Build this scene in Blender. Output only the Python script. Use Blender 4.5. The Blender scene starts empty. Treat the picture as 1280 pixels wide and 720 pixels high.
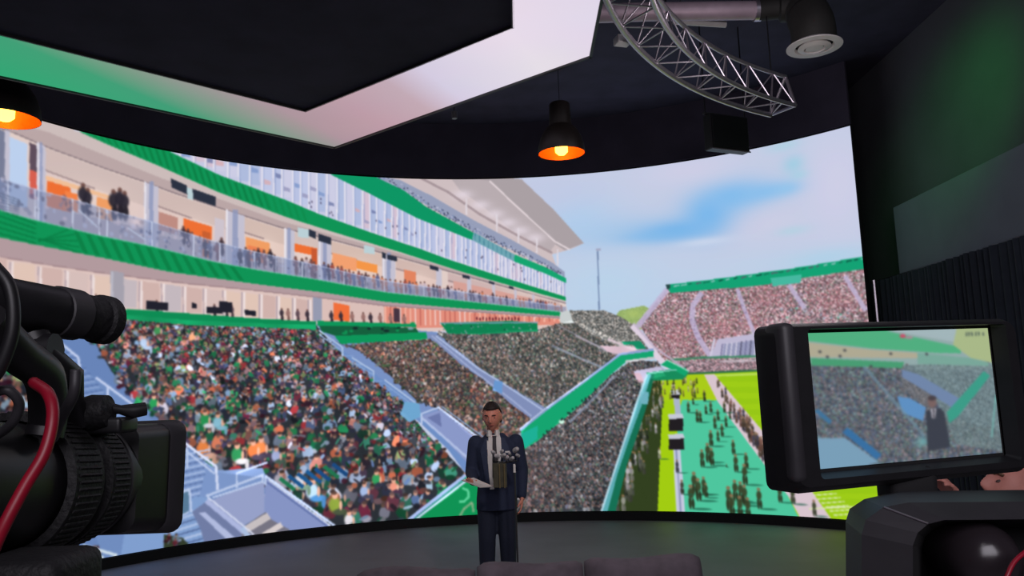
import bpy, bmesh, math, random
import numpy as np
from mathutils import Vector, Matrix
random.seed(7); rng = np.random.default_rng(7)
PI = math.pi
SC = bpy.context.scene; COL = SC.collection

# ------------------------------------------------------------------ camera
F, PITCH, ROLL, CH = 1000.0, .1333, -.0357, 1.7
_cp, _sp, _cr, _sr = math.cos(PITCH), math.sin(PITCH), math.cos(ROLL), math.sin(ROLL)
AX = Vector((1, 0, 0)); AU = Vector((0, -_sp, _cp)); AF = Vector((0, _cp, _sp))
RGT = AX * _cr + AU * _sr; UPV = AU * _cr - AX * _sr
cd = bpy.data.cameras.new('camera'); cam = bpy.data.objects.new('camera', cd); COL.objects.link(cam)
cd.sensor_width = 36; cd.lens = F * 36 / 1280; cd.clip_start = .03; cd.clip_end = 60
cam.matrix_world = Matrix(((RGT.x, UPV.x, -AF.x, 0), (RGT.y, UPV.y, -AF.y, 0), (RGT.z, UPV.z, -AF.z, CH), (0, 0, 0, 1)))
SC.camera = cam
# ------------------------------------------------------------------ world, exposure
w = bpy.data.worlds.new('world'); SC.world = w; w.use_nodes = True
w.node_tree.nodes['Background'].inputs[0].default_value = (.55, .5, .75, 1)
w.node_tree.nodes['Background'].inputs[1].default_value = .02
vs = SC.view_settings; vs.view_transform = 'Standard'; vs.look = 'None'; vs.exposure = 0; vs.gamma = 1
SC.cycles.use_denoising = True; SC.cycles.max_bounces = 6


def light(name, kind, loc, target, energy, color, size=.1, spot=60, blend=1):
    l = bpy.data.lights.new(name, kind); l.energy = energy; l.color = color
    if kind == 'AREA': l.size = size
    else: l.shadow_soft_size = size
    if kind == 'SPOT': l.spot_size = math.radians(spot); l.spot_blend = blend
    o = bpy.data.objects.new(name, l); COL.objects.link(o); o.location = loc
    o.rotation_euler = (Vector(target) - Vector(loc)).to_track_quat('-Z', 'Y').to_euler()
    return o


light('green_wash_light', 'SPOT', (2.9, 5.9, 5.35), (4.6, 7.7, 4.3), 150, (.02, 1, .14), .3, 47)
light('room_fill_light', 'AREA', (.6, -2.6, 3.6), (.2, 7, 2.2), 95, (.95, .9, 1), 2.4)
light('presenter_key_light', 'SPOT', (.9, 3.0, 3.95), (-.2, 7.3, 1.1), 190, (1, .93, .9), .2, 34)
light('duct_truss_fill_light', 'POINT', (1.9, 5.2, 3.9), (0, 0, 0), 24, (1, .92, .96), .3)  # added fill without a fixture, brightens the duct, diffuser and truss
light('right_side_fill_light', 'AREA', (2.6, 3.2, 5.2), (3.9, 7.0, 3.2), 7, (.8, .85, 1), 1.0)  # added fill aimed at the right-hand side, not a lamp of the studio


def ray(px, py):
    x = (px - 640) / F; y = -(py - 360) / F
    return RGT * x + UPV * y + AF
def at(px, py, Y):
    r = ray(px, py); return r * (Y / r.y) + Vector((0, 0, CH))
def atz(px, py, z):
    r = ray(px, py); return r * ((z - CH) / r.z) + Vector((0, 0, CH))

# ------------------------------------------------------------------ materials
def s2l(c):
    return tuple(((v / 255) / 12.92 if v / 255 <= .04045 else ((v / 255 + .055) / 1.055) ** 2.4) for v in c) + (1,)
def mat(name, rgb, rough=.6, metal=0, noise=0, scale=20, bump=0, emit=None, strength=0, stretch=None, spec=.5):
    m = bpy.data.materials.new(name); m.use_nodes = True; nt = m.node_tree; p = nt.nodes['Principled BSDF']
    p.inputs['Base Color'].default_value = s2l(rgb); p.inputs['Roughness'].default_value = rough
    p.inputs['Metallic'].default_value = metal; p.inputs['Specular IOR Level'].default_value = spec
    if noise or bump:
        tc = nt.nodes.new('ShaderNodeTexCoord'); n = nt.nodes.new('ShaderNodeTexNoise'); n.inputs['Scale'].default_value = scale
        n.inputs['Detail'].default_value = 5
        if stretch:
            mp = nt.nodes.new('ShaderNodeMapping'); mp.inputs['Scale'].default_value = stretch
            nt.links.new(tc.outputs['Object'], mp.inputs[0]); nt.links.new(mp.outputs[0], n.inputs['Vector'])
        else: nt.links.new(tc.outputs['Object'], n.inputs['Vector'])
        if noise:
            r = nt.nodes.new('ShaderNodeValToRGB'); e = r.color_ramp.elements
            e[0].position = .3; e[1].position = .7
            e[0].color = tuple(v * (1 - noise) for v in s2l(rgb)[:3]) + (1,); e[1].color = tuple(min(1, v * (1 + noise)) for v in s2l(rgb)[:3]) + (1,)
            nt.links.new(n.outputs[0], r.inputs[0]); nt.links.new(r.outputs[0], p.inputs['Base Color'])
        if bump:
            b = nt.nodes.new('ShaderNodeBump'); b.inputs['Strength'].default_value = bump; b.inputs['Distance'].default_value = .01
            nt.links.new(n.outputs[0], b.inputs['Height']); nt.links.new(b.outputs[0], p.inputs['Normal'])
    if emit:
        p.inputs['Emission Color'].default_value = s2l(emit); p.inputs['Emission Strength'].default_value = strength
    return m

M = dict(
    floor=mat('floor_vinyl', (122, 118, 124), .6, noise=.12, scale=1.3),
    ceil=mat('black_ceiling', (60, 56, 74), .95, noise=.2, scale=3),
    wall=mat('black_wall', (66, 60, 76), .95, noise=.15, scale=2),
    wallr=mat('dark_wall', (74, 74, 80), .9, noise=.1, scale=2),
    soffit=mat('grey_soffit', (98, 104, 114), .9, noise=.06, scale=3),
    curtain=mat('dark_curtain', (36, 42, 52), .95, noise=.15, scale=8),
    black=mat('black_plastic', (26, 25, 28), .45, noise=.15, scale=40),
    blackm=mat('matte_black', (16, 15, 18), .8, noise=.1, scale=30),
    rubber=mat('black_rubber', (22, 21, 24), .65, bump=.3, scale=120, noise=.1),
    dgrey=mat('dark_grey_plastic', (52, 50, 54), .5, noise=.1, scale=30),
    grey=mat('grey_plastic', (100, 96, 100), .4, noise=.08, scale=30),
    steel=mat('brushed_aluminium', (190, 180, 190), .35, .9, noise=.1, scale=30),
    duct=mat('duct_sheet', (196, 172, 184), .5, .3, noise=.15, scale=6),
    ductd=mat('dark_duct', (52, 50, 48), .7, .3, noise=.15, scale=6),
    white=mat('white_enamel', (244, 236, 232), .5, noise=.05, scale=10),
    lamp=mat('lamp_black', (26, 18, 15), .5, .2, noise=.1, scale=20),
    copper=mat('lamp_copper_inside', (240, 120, 30), .45, .3, noise=.08, scale=20),
    bulb=mat('bulb_filament', (255, 200, 90), .5, noise=0, emit=(255, 190, 60), strength=9),
    sofa=mat('charcoal_velvet', (126, 114, 121), .9, noise=.25, scale=9, bump=.3),
    sofad=mat('sofa_seam', (40, 36, 40), .9, noise=.1, scale=9),
    skin=mat('skin', (228, 146, 124), .55, noise=.06, scale=30),
    skin2=mat('operator_skin', (225, 150, 135), .55, noise=.08, scale=30),
    hair=mat('dark_hair', (38, 24, 22), .7, noise=.3, scale=90),
    hair2=mat('grey_brown_hair', (120, 92, 70), .8, noise=.3, scale=90),
    navy=mat('navy_wool', (38, 46, 72), .85, noise=.12, scale=60),
    navyd=mat('navy_lapel', (52, 60, 86), .8, noise=.1, scale=60),
    trouser=mat('navy_trousers', (30, 36, 56), .85, noise=.12, scale=60),
    shirt=mat('white_cotton', (232, 225, 222), .8, noise=.04, scale=30),
    tie=mat('dark_tie', (44, 34, 44), .6, noise=.2, scale=50),
    shoe=mat('black_leather', (20, 18, 18), .35, noise=.1, scale=30),
    paper=mat('paper', (215, 208, 205), .8, noise=.03, scale=20),
    foam=mat('pale_mic_foam', (190, 184, 186), .95, noise=.3, scale=90, bump=.5),
    olive=mat('olive_panel', (74, 68, 48), .5, noise=.3, scale=25),
    red=mat('red_cable', (150, 14, 40), .4, noise=.1, scale=30),
    lip=mat('lips', (150, 75, 70), .6, noise=.05, scale=30),
    eye=mat('eye_white', (90, 70, 66), .4, noise=.05, scale=30),
    tee=mat('black_tshirt', (26, 25, 30), .9, noise=.1, scale=30),
    gold=mat('brass_stem', (170, 150, 110), .4, .6, noise=.1, scale=30),
)

# ------------------------------------------------------------------ object helpers
def obj(name, me_or_bm, m=None, parent=None, smooth=False, **props):
    if isinstance(me_or_bm, bmesh.types.BMesh):
        me = bpy.data.meshes.new(name); bmesh.ops.recalc_face_normals(me_or_bm, faces=me_or_bm.faces[:]); me_or_bm.to_mesh(me); me_or_bm.free()
    else: me = me_or_bm
    if m: me.materials.append(m)
    if smooth:
        me.polygons.foreach_set('use_smooth', [True] * len(me.polygons))
        if smooth != 2: me.set_sharp_from_angle(angle=math.radians(40))
    o = bpy.data.objects.new(name, me); COL.objects.link(o)
    if parent is not None:
        o.parent = parent; o.matrix_parent_inverse = Matrix.Translation(parent.location).inverted() if not parent.parent else Matrix.Identity(4)
        if parent.parent: o.matrix_parent_inverse = Matrix.Translation(parent.parent.location).inverted() @ Matrix.Translation(parent.parent.location) 
    for k, v in props.items(): o[k] = v
    return o
def thing(name, loc, label, cat, group=None):
    o = bpy.data.objects.new(name, None); COL.objects.link(o); o.location = loc; o.empty_display_size = .1
    o['label'] = label; o['category'] = cat
    if group: o['group'] = group
    return o
def box(bm, c, s, rot=None, bev=0):
    r = bmesh.ops.create_cube(bm, size=1)
    vs_ = r['verts']; m = Matrix.Translation(Vector(c)) @ (rot.to_4x4() if rot else Matrix.Identity(4)) @ Matrix.Diagonal((s[0], s[1], s[2], 1))
    bmesh.ops.transform(bm, matrix=m, verts=vs_)
    if bev:
        es = list({e for v in vs_ for e in v.link_edges})
        bmesh.ops.bevel(bm, geom=es, offset=bev, segments=3, affect='EDGES', profile=.5)
    return bm
def nbox(c, s, rot=None, bev=0): return box(bmesh.new(), c, s, rot, bev)
def ringframe(d):
    d = d.normalized(); a = Vector((0, 0, 1)) if abs(d.z) < .9 else Vector((1, 0, 0))
    u = d.cross(a).normalized(); v = d.cross(u).normalized(); return u, v
def tube(bm, pts, r, n=10, cap=True):
    pts = [Vector(p) for p in pts]; rs = r if isinstance(r, (list, tuple)) else [r] * len(pts)
    prev = None; first = None; u = None
    for i, p in enumerate(pts):
        d = (pts[min(i + 1, len(pts) - 1)] - pts[max(i - 1, 0)])
        if d.length < 1e-9: d = Vector((0, 0, 1))
        d.normalize()
        if u is None: u, v = ringframe(d)
        else: u = (u - d * u.dot(d)).normalized(); v = d.cross(u).normalized()
        ring = [bm.verts.new(p + (u * math.cos(2 * PI * k / n) + v * math.sin(2 * PI * k / n)) * rs[i]) for k in range(n)]
        if prev:
            for k in range(n): bm.faces.new((prev[k], prev[(k + 1) % n], ring[(k + 1) % n], ring[k]))
        else: first = ring
        prev = ring
    if cap: bm.faces.new(first[::-1]); bm.faces.new(prev)
    return bm
def ntube(pts, r, n=10): return tube(bmesh.new(), pts, r, n)
def curve_pts(ctrl, n=8):
    P = [Vector(p) for p in ctrl]; P = [P[0] * 2 - P[1]] + P + [P[-1] * 2 - P[-2]]; out = []
    for i in range(1, len(P) - 2):
        for k in range(n):
            t = k / n; a, b, c, d = P[i - 1:i + 3]
            out.append(.5 * ((2 * b) + (c - a) * t + (2 * a - 5 * b + 4 * c - d) * t * t + (3 * b - a - 3 * c + d) * t ** 3))
    out.append(P[-2]); return out
def lathe(bm, prof, origin, axis=(0, 0, 1), n=28):
    """prof = [(radius, height along axis)], open profile"""
    o = Vector(origin); d = Vector(axis).normalized(); u, v = ringframe(d); prev = None
    for r, h in prof:
        if r < 1e-6: ring = [bm.verts.new(o + d * h)]
        else: ring = [bm.verts.new(o + d * h + (u * math.cos(2 * PI * k / n) + v * math.sin(2 * PI * k / n)) * r) for k in range(n)]
        if prev:
            if len(prev) == 1 and len(ring) > 1: [bm.faces.new((prev[0], ring[(k + 1) % n], ring[k])) for k in range(n)]
            elif len(ring) == 1 and len(prev) > 1: [bm.faces.new((prev[k], prev[(k + 1) % n], ring[0])) for k in range(n)]
            elif len(ring) > 1: [bm.faces.new((prev[k], prev[(k + 1) % n], ring[(k + 1) % n], ring[k])) for k in range(n)]
        prev = ring
    return bm
def loft(bm, rings):
    prev = None
    for ring in rings:
        vv = [bm.verts.new(p) for p in ring]; n = len(vv)
        if prev: [bm.faces.new((prev[k], prev[(k + 1) % n], vv[(k + 1) % n], vv[k])) for k in range(n)]
        else: bm.faces.new(vv[::-1])
        prev = vv
    bm.faces.new(prev); return bm
def sphere(bm, c, r, sc=(1, 1, 1), rot=None, seg=14):
    rr = bmesh.ops.create_uvsphere(bm, u_segments=seg, v_segments=max(6, seg * 2 // 3), radius=r)
    m = Matrix.Translation(Vector(c)) @ (rot.to_4x4() if rot else Matrix.Identity(4)) @ Matrix.Diagonal((*sc, 1))
    bmesh.ops.transform(bm, matrix=m, verts=rr['verts']); return bm
def capsule(bm, a, b, ra, rb, n=14):
    a = Vector(a); b = Vector(b); d = (b - a); L = d.length; d = d / L
    pts, rs = [], []
    for k in range(5): t = k / 4 * PI / 2; pts.append(a - d * ra * math.cos(t)); rs.append(max(ra * math.sin(t), .0008))
    for k in range(5): t = k / 4 * PI / 2; pts.append(b + d * rb * math.sin(t)); rs.append(max(rb * math.cos(t), .0008))
    return tube(bm, pts, rs, n)
def fused(bm, voxel, smooth=4):
    """voxel-fuse everything in bm into one continuous surface"""
    me = bpy.data.meshes.new('t'); bmesh.ops.recalc_face_normals(bm, faces=bm.faces[:]); bm.to_mesh(me); bm.free()
    o = bpy.data.objects.new('t', me); COL.objects.link(o)
    r = o.modifiers.new('r', 'REMESH'); r.mode = 'VOXEL'; r.voxel_size = voxel
    s = o.modifiers.new('s', 'SMOOTH'); s.iterations = smooth; s.factor = .5
    dg = bpy.context.evaluated_depsgraph_get(); dg.update()
    out = bpy.data.meshes.new_from_object(o.evaluated_get(dg)); bpy.data.objects.remove(o); return out
def ell(c, rx, ry, n=24, tilt=0, p=2.3):
    out = []
    for k in range(n):
        a = 2 * PI * k / n; cx, sy = math.cos(a), math.sin(a)
        out.append(Vector(c) + Vector((rx * math.copysign(abs(cx) ** (2 / p), cx), ry * math.copysign(abs(sy) ** (2 / p), sy), 0)))
    return out

# ================================================================== painting the LED picture
# The LED wall is a flat print: colours of its light-emitting pixels, stored per vertex on the curved face.
SCX, SCY, SR, Z0, Z1 = 0.0, 5.52, 5.636, .12, 4.78
TH0, TH1 = math.radians(-78), math.radians(47.4)
class Canvas:
    def __init__(s, W, H, conv, bg=(0, 0, 0)):
        s.W, s.H, s.conv = W, H, conv; s.a = np.empty((H, W, 3), np.float32); s.a[:] = bg
    def dens(s, pts, step=30, close=True):
        P = np.array(pts, float); out = []
        n = len(P) if close else len(P) - 1
        for i in range(n):
            a, b = P[i], P[(i + 1) % len(P)]; k = max(1, int(np.hypot(*(b - a)) / step))
            for j in range(k): out.append(a + (b - a) * j / k)
        if not close: out.append(P[-1])
        return np.array(out)
    def mask(s, pts, conv=True):
        q = s.conv(s.dens(pts)) if conv else np.array(pts, float)
        x0, x1 = int(max(0, math.floor(q[:, 0].min()))), int(min(s.W, math.ceil(q[:, 0].max()) + 1))
        y0, y1 = int(max(0, math.floor(q[:, 1].min()))), int(min(s.H, math.ceil(q[:, 1].max()) + 1))
        if x1 <= x0 or y1 <= y0: return None
        m = np.zeros((y1 - y0, x1 - x0), bool); xs = np.arange(x0, x1) + .5
        for i in range(len(q)):
            ax, ay = q[i]; bx, by = q[(i + 1) % len(q)]
            if ay == by: continue
            if ay > by: ax, ay, bx, by = bx, by, ax, ay
            r0, r1 = max(y0, math.ceil(ay - .5)), min(y1, math.ceil(by - .5))
            if r1 <= r0: continue
            xc = ax + (np.arange(r0, r1) + .5 - ay) * (bx - ax) / (by - ay)
            m[r0 - y0:r1 - y0] ^= xs[None, :] > xc[:, None]
        return m, slice(y0, y1), slice(x0, x1)
    def poly(s, pts, c, a=1.0, conv=True, var=0):
        r = s.mask(pts, conv)
        if r is None: return
        m, ys, xs = r; v = s.a[ys, xs]; c = np.array(c, np.float32)
        if var: c = c + rng.normal(0, var, v.shape[:2])[..., None]
        v[m] = (v * (1 - a) + c * a)[m] if var or a < 1 else c
    def line(s, pts, w, c, a=1.0):
        P = s.dens(pts, 25, False)
        for i in range(len(P) - 1):
            d = P[i + 1] - P[i]; L = np.hypot(*d)
            if L < 1e-6: continue
            nrm = np.array((-d[1], d[0])) / L * w / 2; e = d / L * .3
            s.poly([P[i] - nrm - e, P[i + 1] - nrm + e, P[i + 1] + nrm + e, P[i] + nrm - e], c, a)
    def soft(s, cx, cy, rx, ry, c, a, p=2):
        q = s.conv(np.array([(cx, cy), (cx + rx, cy), (cx, cy + ry)], float)); k = np.abs(q[1, 0] - q[0, 0]); l = np.abs(q[2, 1] - q[0, 1])
        x0, x1 = int(max(0, q[0, 0] - 2.2 * k)), int(min(s.W, q[0, 0] + 2.2 * k)); y0, y1 = int(max(0, q[0, 1] - 2.2 * l)), int(min(s.H, q[0, 1] + 2.2 * l))
        if x1 <= x0 or y1 <= y0: return
        X, Y = np.meshgrid((np.arange(x0, x1) - q[0, 0]) / k, (np.arange(y0, y1) - q[0, 1]) / l)
        w_ = (a * np.exp(-(X * X + Y * Y) ** (p / 2)))[..., None]; v = s.a[y0:y1, x0:x1]; v[:] = v * (1 - w_) + np.array(c, np.float32) * w_
    def crowd(s, pts, size, pal, base, dens=1.0, skin=(205, 150, 125), aspect=1.25):
        """spectators: heads and torsos scattered over a polygon; size = function of (x,y) or number"""
        if base is not None: s.poly(pts, base)
        r = s.mask(pts)
        if r is None: return
        m, ys, xs = r; P = np.array(pts, float); x0, y0 = P.min(0); x1, y1 = P.max(0); pal = np.array(pal, float)
        y = y0
        while y < y1:
            x = x0; sz0 = size((x0 + x1) / 2, y) if callable(size) else size
            C = []
            while x < x1:
                sz = size(x, y) if callable(size) else size
                C.append((x + random.uniform(-.35, .35) * sz, y + random.uniform(-.4, .4) * sz, sz)); x += sz * .95 / dens
            Q = s.conv(np.array([(c[0], c[1]) for c in C])); Q2 = s.conv(np.array([(c[0] + 1, c[1]) for c in C]))
            for (cx, cy, sz), q, q2 in zip(C, Q, Q2):
                iy, ix = int(q[1]) - ys.start, int(q[0]) - xs.start
                if iy < 0 or ix < 0 or iy >= m.shape[0] or ix >= m.shape[1] or not m[iy, ix]: continue
                k = sz * max(.3, abs(q2[0] - q[0])); col = pal[random.randrange(len(pal))] * random.uniform(.55, 1.25)
                s.rblob(q[0], q[1], k * random.uniform(.22, .46), k * random.uniform(.32, .55), random.uniform(-.7, .7), col, .95)
                if k > 5:
                    s.blob(q[0] + random.uniform(-.5, .5) * k, q[1] + k * random.uniform(.3, .5), k * random.uniform(.2, .42), k * .2, pal[random.randrange(len(pal))] * random.uniform(.3, .9), .9); s.rblob(q[0] + random.uniform(-.5, .5) * k, q[1] + random.uniform(-.5, .5) * k, k * .3, k * random.uniform(.07, .14), random.uniform(-1.5, 1.5), pal[random.randrange(len(pal))] * random.uniform(.5, 1.3), .85)
                    if random.random() < .5:
                        g_ = random.choice((-1, 1)); s.blob(q[0] + g_ * k * .3, q[1] + k * .1, k * .07, k * .24, np.array(skin) * random.uniform(.5, .95), .8)
                    if random.random() < .5: s.blob(q[0] + random.uniform(-.5, .5) * k, q[1] + random.uniform(-.4, .5) * k, k * .18, k * .14, np.array((34, 34, 44)), .8)
                s.blob(q[0] + random.uniform(-.1, .1) * k, q[1] - k * .48, k * .15, k * .18, np.array(skin) * random.uniform(.45, 1.05), .85)
                if k > 5: s.blob(q[0], q[1] - k * .6, k * .19, k * .12, np.array((46, 34, 34)) * random.uniform(.6, 2.4), .85)
            y += sz0 * .72 / dens
    def rblob(s, cx, cy, rx, ry, ang, c, a=1):
        rx = max(rx, .6); ry = max(ry, .6); m_ = max(rx, ry)
        x0, x1 = max(0, int(cx - m_ - 1)), min(s.W, int(cx + m_ + 2)); y0, y1 = max(0, int(cy - m_ - 1)), min(s.H, int(cy + m_ + 2))
        if x1 <= x0 or y1 <= y0: return
        X = (np.arange(x0, x1) + .5 - cx)[None]; Y = (np.arange(y0, y1) + .5 - cy)[:, None]; ca_, sa_ = math.cos(ang), math.sin(ang)
        d = np.abs((X * ca_ + Y * sa_) / rx) ** 3 + np.abs((Y * ca_ - X * sa_) / ry) ** 3
        k = (np.clip(1.8 - d * 1.2, 0, 1) * a)[..., None]; v = s.a[y0:y1, x0:x1]; v[:] = v * (1 - k) + np.asarray(c, np.float32) * k
    def blob(s, cx, cy, rx, ry, c, a=1):
        rx = max(rx, .6); ry = max(ry, .6)
        x0, x1 = max(0, int(cx - rx - 1)), min(s.W, int(cx + rx + 2)); y0, y1 = max(0, int(cy - ry - 1)), min(s.H, int(cy + ry + 2))
        if x1 <= x0 or y1 <= y0: return
        dx = ((np.arange(x0, x1) + .5 - cx) / rx) ** 2; dy = ((np.arange(y0, y1) + .5 - cy) / ry) ** 2
        k = (np.clip(1.6 - (dy[:, None] + dx[None, :]) * 1.1, 0, 1) * a)[..., None]
        v = s.a[y0:y1, x0:x1]; v[:] = v * (1 - k) + np.asarray(c, np.float32) * k
    def grain(s, pts, pal, a=1.0, cell=2):
        """far crowd: fine speckle of palette colours"""
        r = s.mask(pts)
        if r is None: return
        m, ys, xs = r; pal = np.array(pal, np.float32); h, w_ = m.shape
        n = pal[rng.integers(0, len(pal), (h // cell + 2, w_ // cell + 2))] * rng.uniform(.6, 1.3, (h // cell + 2, w_ // cell + 2, 1))
        n = np.repeat(np.repeat(n, cell, 0), cell, 1)[:h, :w_]; v = s.a[ys, xs]; v[m] = (v * (1 - a) + n * a)[m]
    def blur(s, n=1):
        for _ in range(n):
            for ax in (0, 1):
                p = np.concatenate([s.a.take([0], ax), s.a, s.a.take([-1], ax)], ax)
                k = s.a.shape[ax]; i = np.arange(k)
                s.a = p.take(i, ax) * .25 + p.take(i + 1, ax) * .5 + p.take(i + 2, ax) * .25

CW, CHH = 1440, 540
RG, UP_, FW = np.array(RGT), np.array(UPV), np.array(AF)
def screen_uv(P):
    P = np.atleast_2d(P); x = (P[:, 0] - 640) / F; y = -(P[:, 1] - 360) / F
    r = x[:, None] * RG + y[:, None] * UP_ + FW
    A = r[:, 0] ** 2 + r[:, 1] ** 2; B = -2 * r[:, 1] * SCY; C = SCY ** 2 - SR ** 2
    t = (-B + np.sqrt(np.maximum(B * B - 4 * A * C, 0))) / (2 * A)
    X, Y, Z = r[:, 0] * t, r[:, 1] * t, r[:, 2] * t + CH
    th = np.arctan2(X - SCX, Y - SCY)
    return np.stack([(th - TH0) / (TH1 - TH0) * CW, (Z1 - Z) / (Z1 - Z0) * CHH], 1)

GR = (16, 148, 86); GR2 = (22, 165, 112); LAV = (150, 165, 208); RAIL = (185, 200, 232)
cv = Canvas(CW, CHH, screen_uv, (196, 204, 228))
L = -420
def interp(xs, pts):
    p = np.array(pts, float); return np.interp(xs, p[:, 0], p[:, 1])
# --- sky
for i in range(12): cv.poly([(600, 300 + i * 12), (1130, 300 + i * 12), (1130, 470), (600, 470)], (186 - i, 210, 234), .12)
for a in [(760, 290, 90, 22, (150, 195, 232), .5), (720, 270, 50, 30, (170, 205, 238), .6), (690, 240, 60, 25, (192, 200, 228), .6),
          (845, 288, 55, 14, (118, 180, 234), .95), (885, 268, 32, 26, (120, 182, 235), .95), (915, 245, 42, 20, (128, 186, 236), .9), (955, 240, 40, 12, (135, 190, 236), .85),
          (985, 235, 18, 8, (140, 195, 236), .7), (820, 294, 45, 7, (130, 185, 232), .6), (992, 205, 14, 12, (135, 205, 225), .55), (1000, 218, 12, 6, (150, 210, 226), .5),
          (980, 182, 22, 7, (160, 212, 226), .5), (960, 280, 50, 20, (205, 205, 228), .7), (1045, 230, 40, 60, (212, 207, 232), .6), (880, 302, 36, 5, (205, 215, 236), .8),
          (860, 212, 60, 18, (208, 206, 230), .7), (1030, 322, 60, 12, (165, 210, 232), .6), (990, 288, 22, 6, (170, 212, 226), .5), (760, 350, 60, 30, (182, 213, 236), .5), (950, 330, 70, 14, (190, 208, 230), .4)]:
    cv.soft(*a[:4], a[4], a[5])
# --- far trees and floodlight mast
cv.poly([(765, 400), (775, 388), (790, 385), (805, 382), (822, 392), (815, 410), (795, 412)], (152, 178, 108), var=10)
cv.soft(792, 392, 10, 5, (180, 200, 110), .6)
cv.line([(747, 311), (749, 390)], 1.8, (120, 140, 175)); cv.line([(745, 312), (751, 312)], 3, (165, 170, 195))
# --- roof of the grandstand
cv.poly([(520, 215), (652, 224), (692, 262), (730, 304), (712, 312), (690, 318), (700, 345), (640, 318), (560, 275), (455, 220)], (206, 190, 192))
cv.poly([(556, 215), (652, 224), (692, 262), (730, 304), (706, 313), (690, 303), (650, 264), (600, 228)], (170, 160, 164))
cv.poly([(560, 218), (612, 226), (650, 263), (696, 303), (688, 314), (640, 288), (600, 255), (575, 238)], (184, 172, 176))
cv.line([(612, 226), (650, 262), (694, 302), (712, 312)], 2, (225, 212, 216))
for x, y in ((578, 243), (600, 256), (618, 267), (634, 278), (650, 288), (668, 297)): cv.soft(x, y, 12, 6, (226, 214, 224), .8)
cv.line([(525, 222), (560, 240), (600, 268), (650, 296), (690, 316)], 3, (150, 132, 138), .7)
for x, y0, y1 in ((583, 248, 268), (621, 268, 290), (648, 285, 304), (671, 298, 316), (697, 312, 338)): cv.line([(x, y0), (x, y1)], 2, (222, 214, 222))
# --- upper fascia G0, its crowd, glass band under it
cv.poly([(440, 214), (465, 219), (505, 238), (532, 256), (592, 290), (643, 314), (682, 332), (706, 347), (706, 340), (690, 328), (640, 300), (590, 274), (540, 245), (500, 225)], (150, 158, 185))
g0 = [(440, 214), (470, 221), (505, 240), (532, 258), (592, 290), (643, 316), (682, 334), (706, 348)]
for i in range(330):
    t = random.random(); x = 455 + t * 248; y = interp(x, g0) - random.uniform(0, 9) * (1 - t * .5)
    q = screen_uv((x, y))[0]; cv.blob(q[0], q[1], 1, 1.2, random.choice(((60, 60, 90), (205, 205, 225), (110, 130, 175), (40, 45, 70))), .9)
cv.poly([(140, 165), (200, 180), (415, 210), (460, 240), (520, 272), (590, 300), (643, 326), (707, 353), (707, 371), (621, 344), (525, 311), (462, 290), (400, 268), (360, 251), (310, 232), (275, 219), (207, 187)], (198, 200, 226))
gl = [(207, 187), (275, 219), (310, 232), (360, 251), (400, 268), (462, 290), (525, 311), (560, 324), (621, 344), (707, 371)]
gu = [(140, 150), (300, 190), (415, 214), (460, 240), (520, 272), (590, 300), (643, 326), (707, 353)]
x = 225
while x < 704:
    yb = interp(x, gl); yt = interp(x, gu); wd = 16 * (1 - (x - 225) / 520) + 2.5
    c = random.choice(((168, 184, 220), (182, 192, 226), (214, 190, 205), (205, 205, 228), (188, 198, 230)))
    cv.poly([(x, yt), (x + wd * .8, yt + wd * .35), (x + wd * .8, yb - 1), (x, yb - 2)], c, .8)
    if random.random() < .55 and x < 520:
        yy = yt + (yb - yt) * random.uniform(.35, .75); cv.poly([(x + 2, yy), (x + wd * .7, yy + 3), (x + wd * .7, yy + wd * .5), (x + 2, yy + wd * .4)], random.choice(((110, 120, 165), (150, 150, 185), (125, 150, 200), (216, 172, 176))), .8)
    cv.line([(x, yt), (x, yb)], 1.6, (232, 228, 238)); cv.line([(x + 2, yt), (x + 2, yb)], 1, (140, 155, 198), .7)
    x += wd * random.uniform(.6, 1.1)
for i in range(26):
    x = random.uniform(380, 700); q = screen_uv((x, interp(x, gl) - random.uniform(4, 22)))[0]; cv.blob(q[0], q[1], 1, 2, (70, 60, 90), .8)
cv.poly([(405, 200), (465, 219), (505, 238), (532, 258), (592, 291), (590, 300), (520, 272), (460, 241), (415, 219), (390, 205)], (14, 150, 100))
cv.poly([(592, 290), (643, 318), (643, 327), (590, 300)], (110, 165, 178)); 
for i in range(9): cv.line([(594 + i * 5.5, 292 + i * 3), (594 + i * 5.5, 300 + i * 3)], 1, (70, 130, 150))
cv.poly([(643, 318), (682, 334), (708, 348), (708, 354), (682, 342), (643, 327)], GR2)
# --- soffit and suites, level 2
g1u = [(-420, 20), (0, 128), (60, 148), (105, 160), (207, 187), (275, 219), (310, 232), (360, 251), (400, 268), (462, 290), (525, 311), (560, 324), (621, 344), (707, 371)]
g1l = [(-420, 60), (0, 140), (60, 152), (100, 165), (140, 183), (200, 208), (275, 241), (360, 272), (420, 291), (500, 315), (575, 339), (620, 352), (707, 376)]
sof = [(-420, -50), (0, 160), (20, 167), (62, 185), (130, 210), (180, 227), (220, 242), (275, 260), (350, 284), (420, 301), (500, 322), (600, 350), (707, 379)]
g2u = [(-420, 150), (0, 263), (43, 275), (127, 295), (190, 308), (267, 327), (320, 337), (400, 350), (480, 365), (560, 374), (640, 383), (710, 391)]
g2l = [(-420, 190), (0, 297), (50, 307), (127, 322), (213, 340), (320, 355), (400, 365), (480, 377), (560, 384), (640, 390), (710, 396)]
cv.poly(g1l + sof[::-1], (186, 166, 166)); cv.poly(g1l + [(707, 379), (500, 317), (350, 276), (200, 222), (60, 165), (0, 148)], (204, 188, 186))
cv.poly(sof + g2u[::-1], (224, 204, 198))
cv.line(sof[1:], 1.6, (120, 104, 112), .8)
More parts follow.
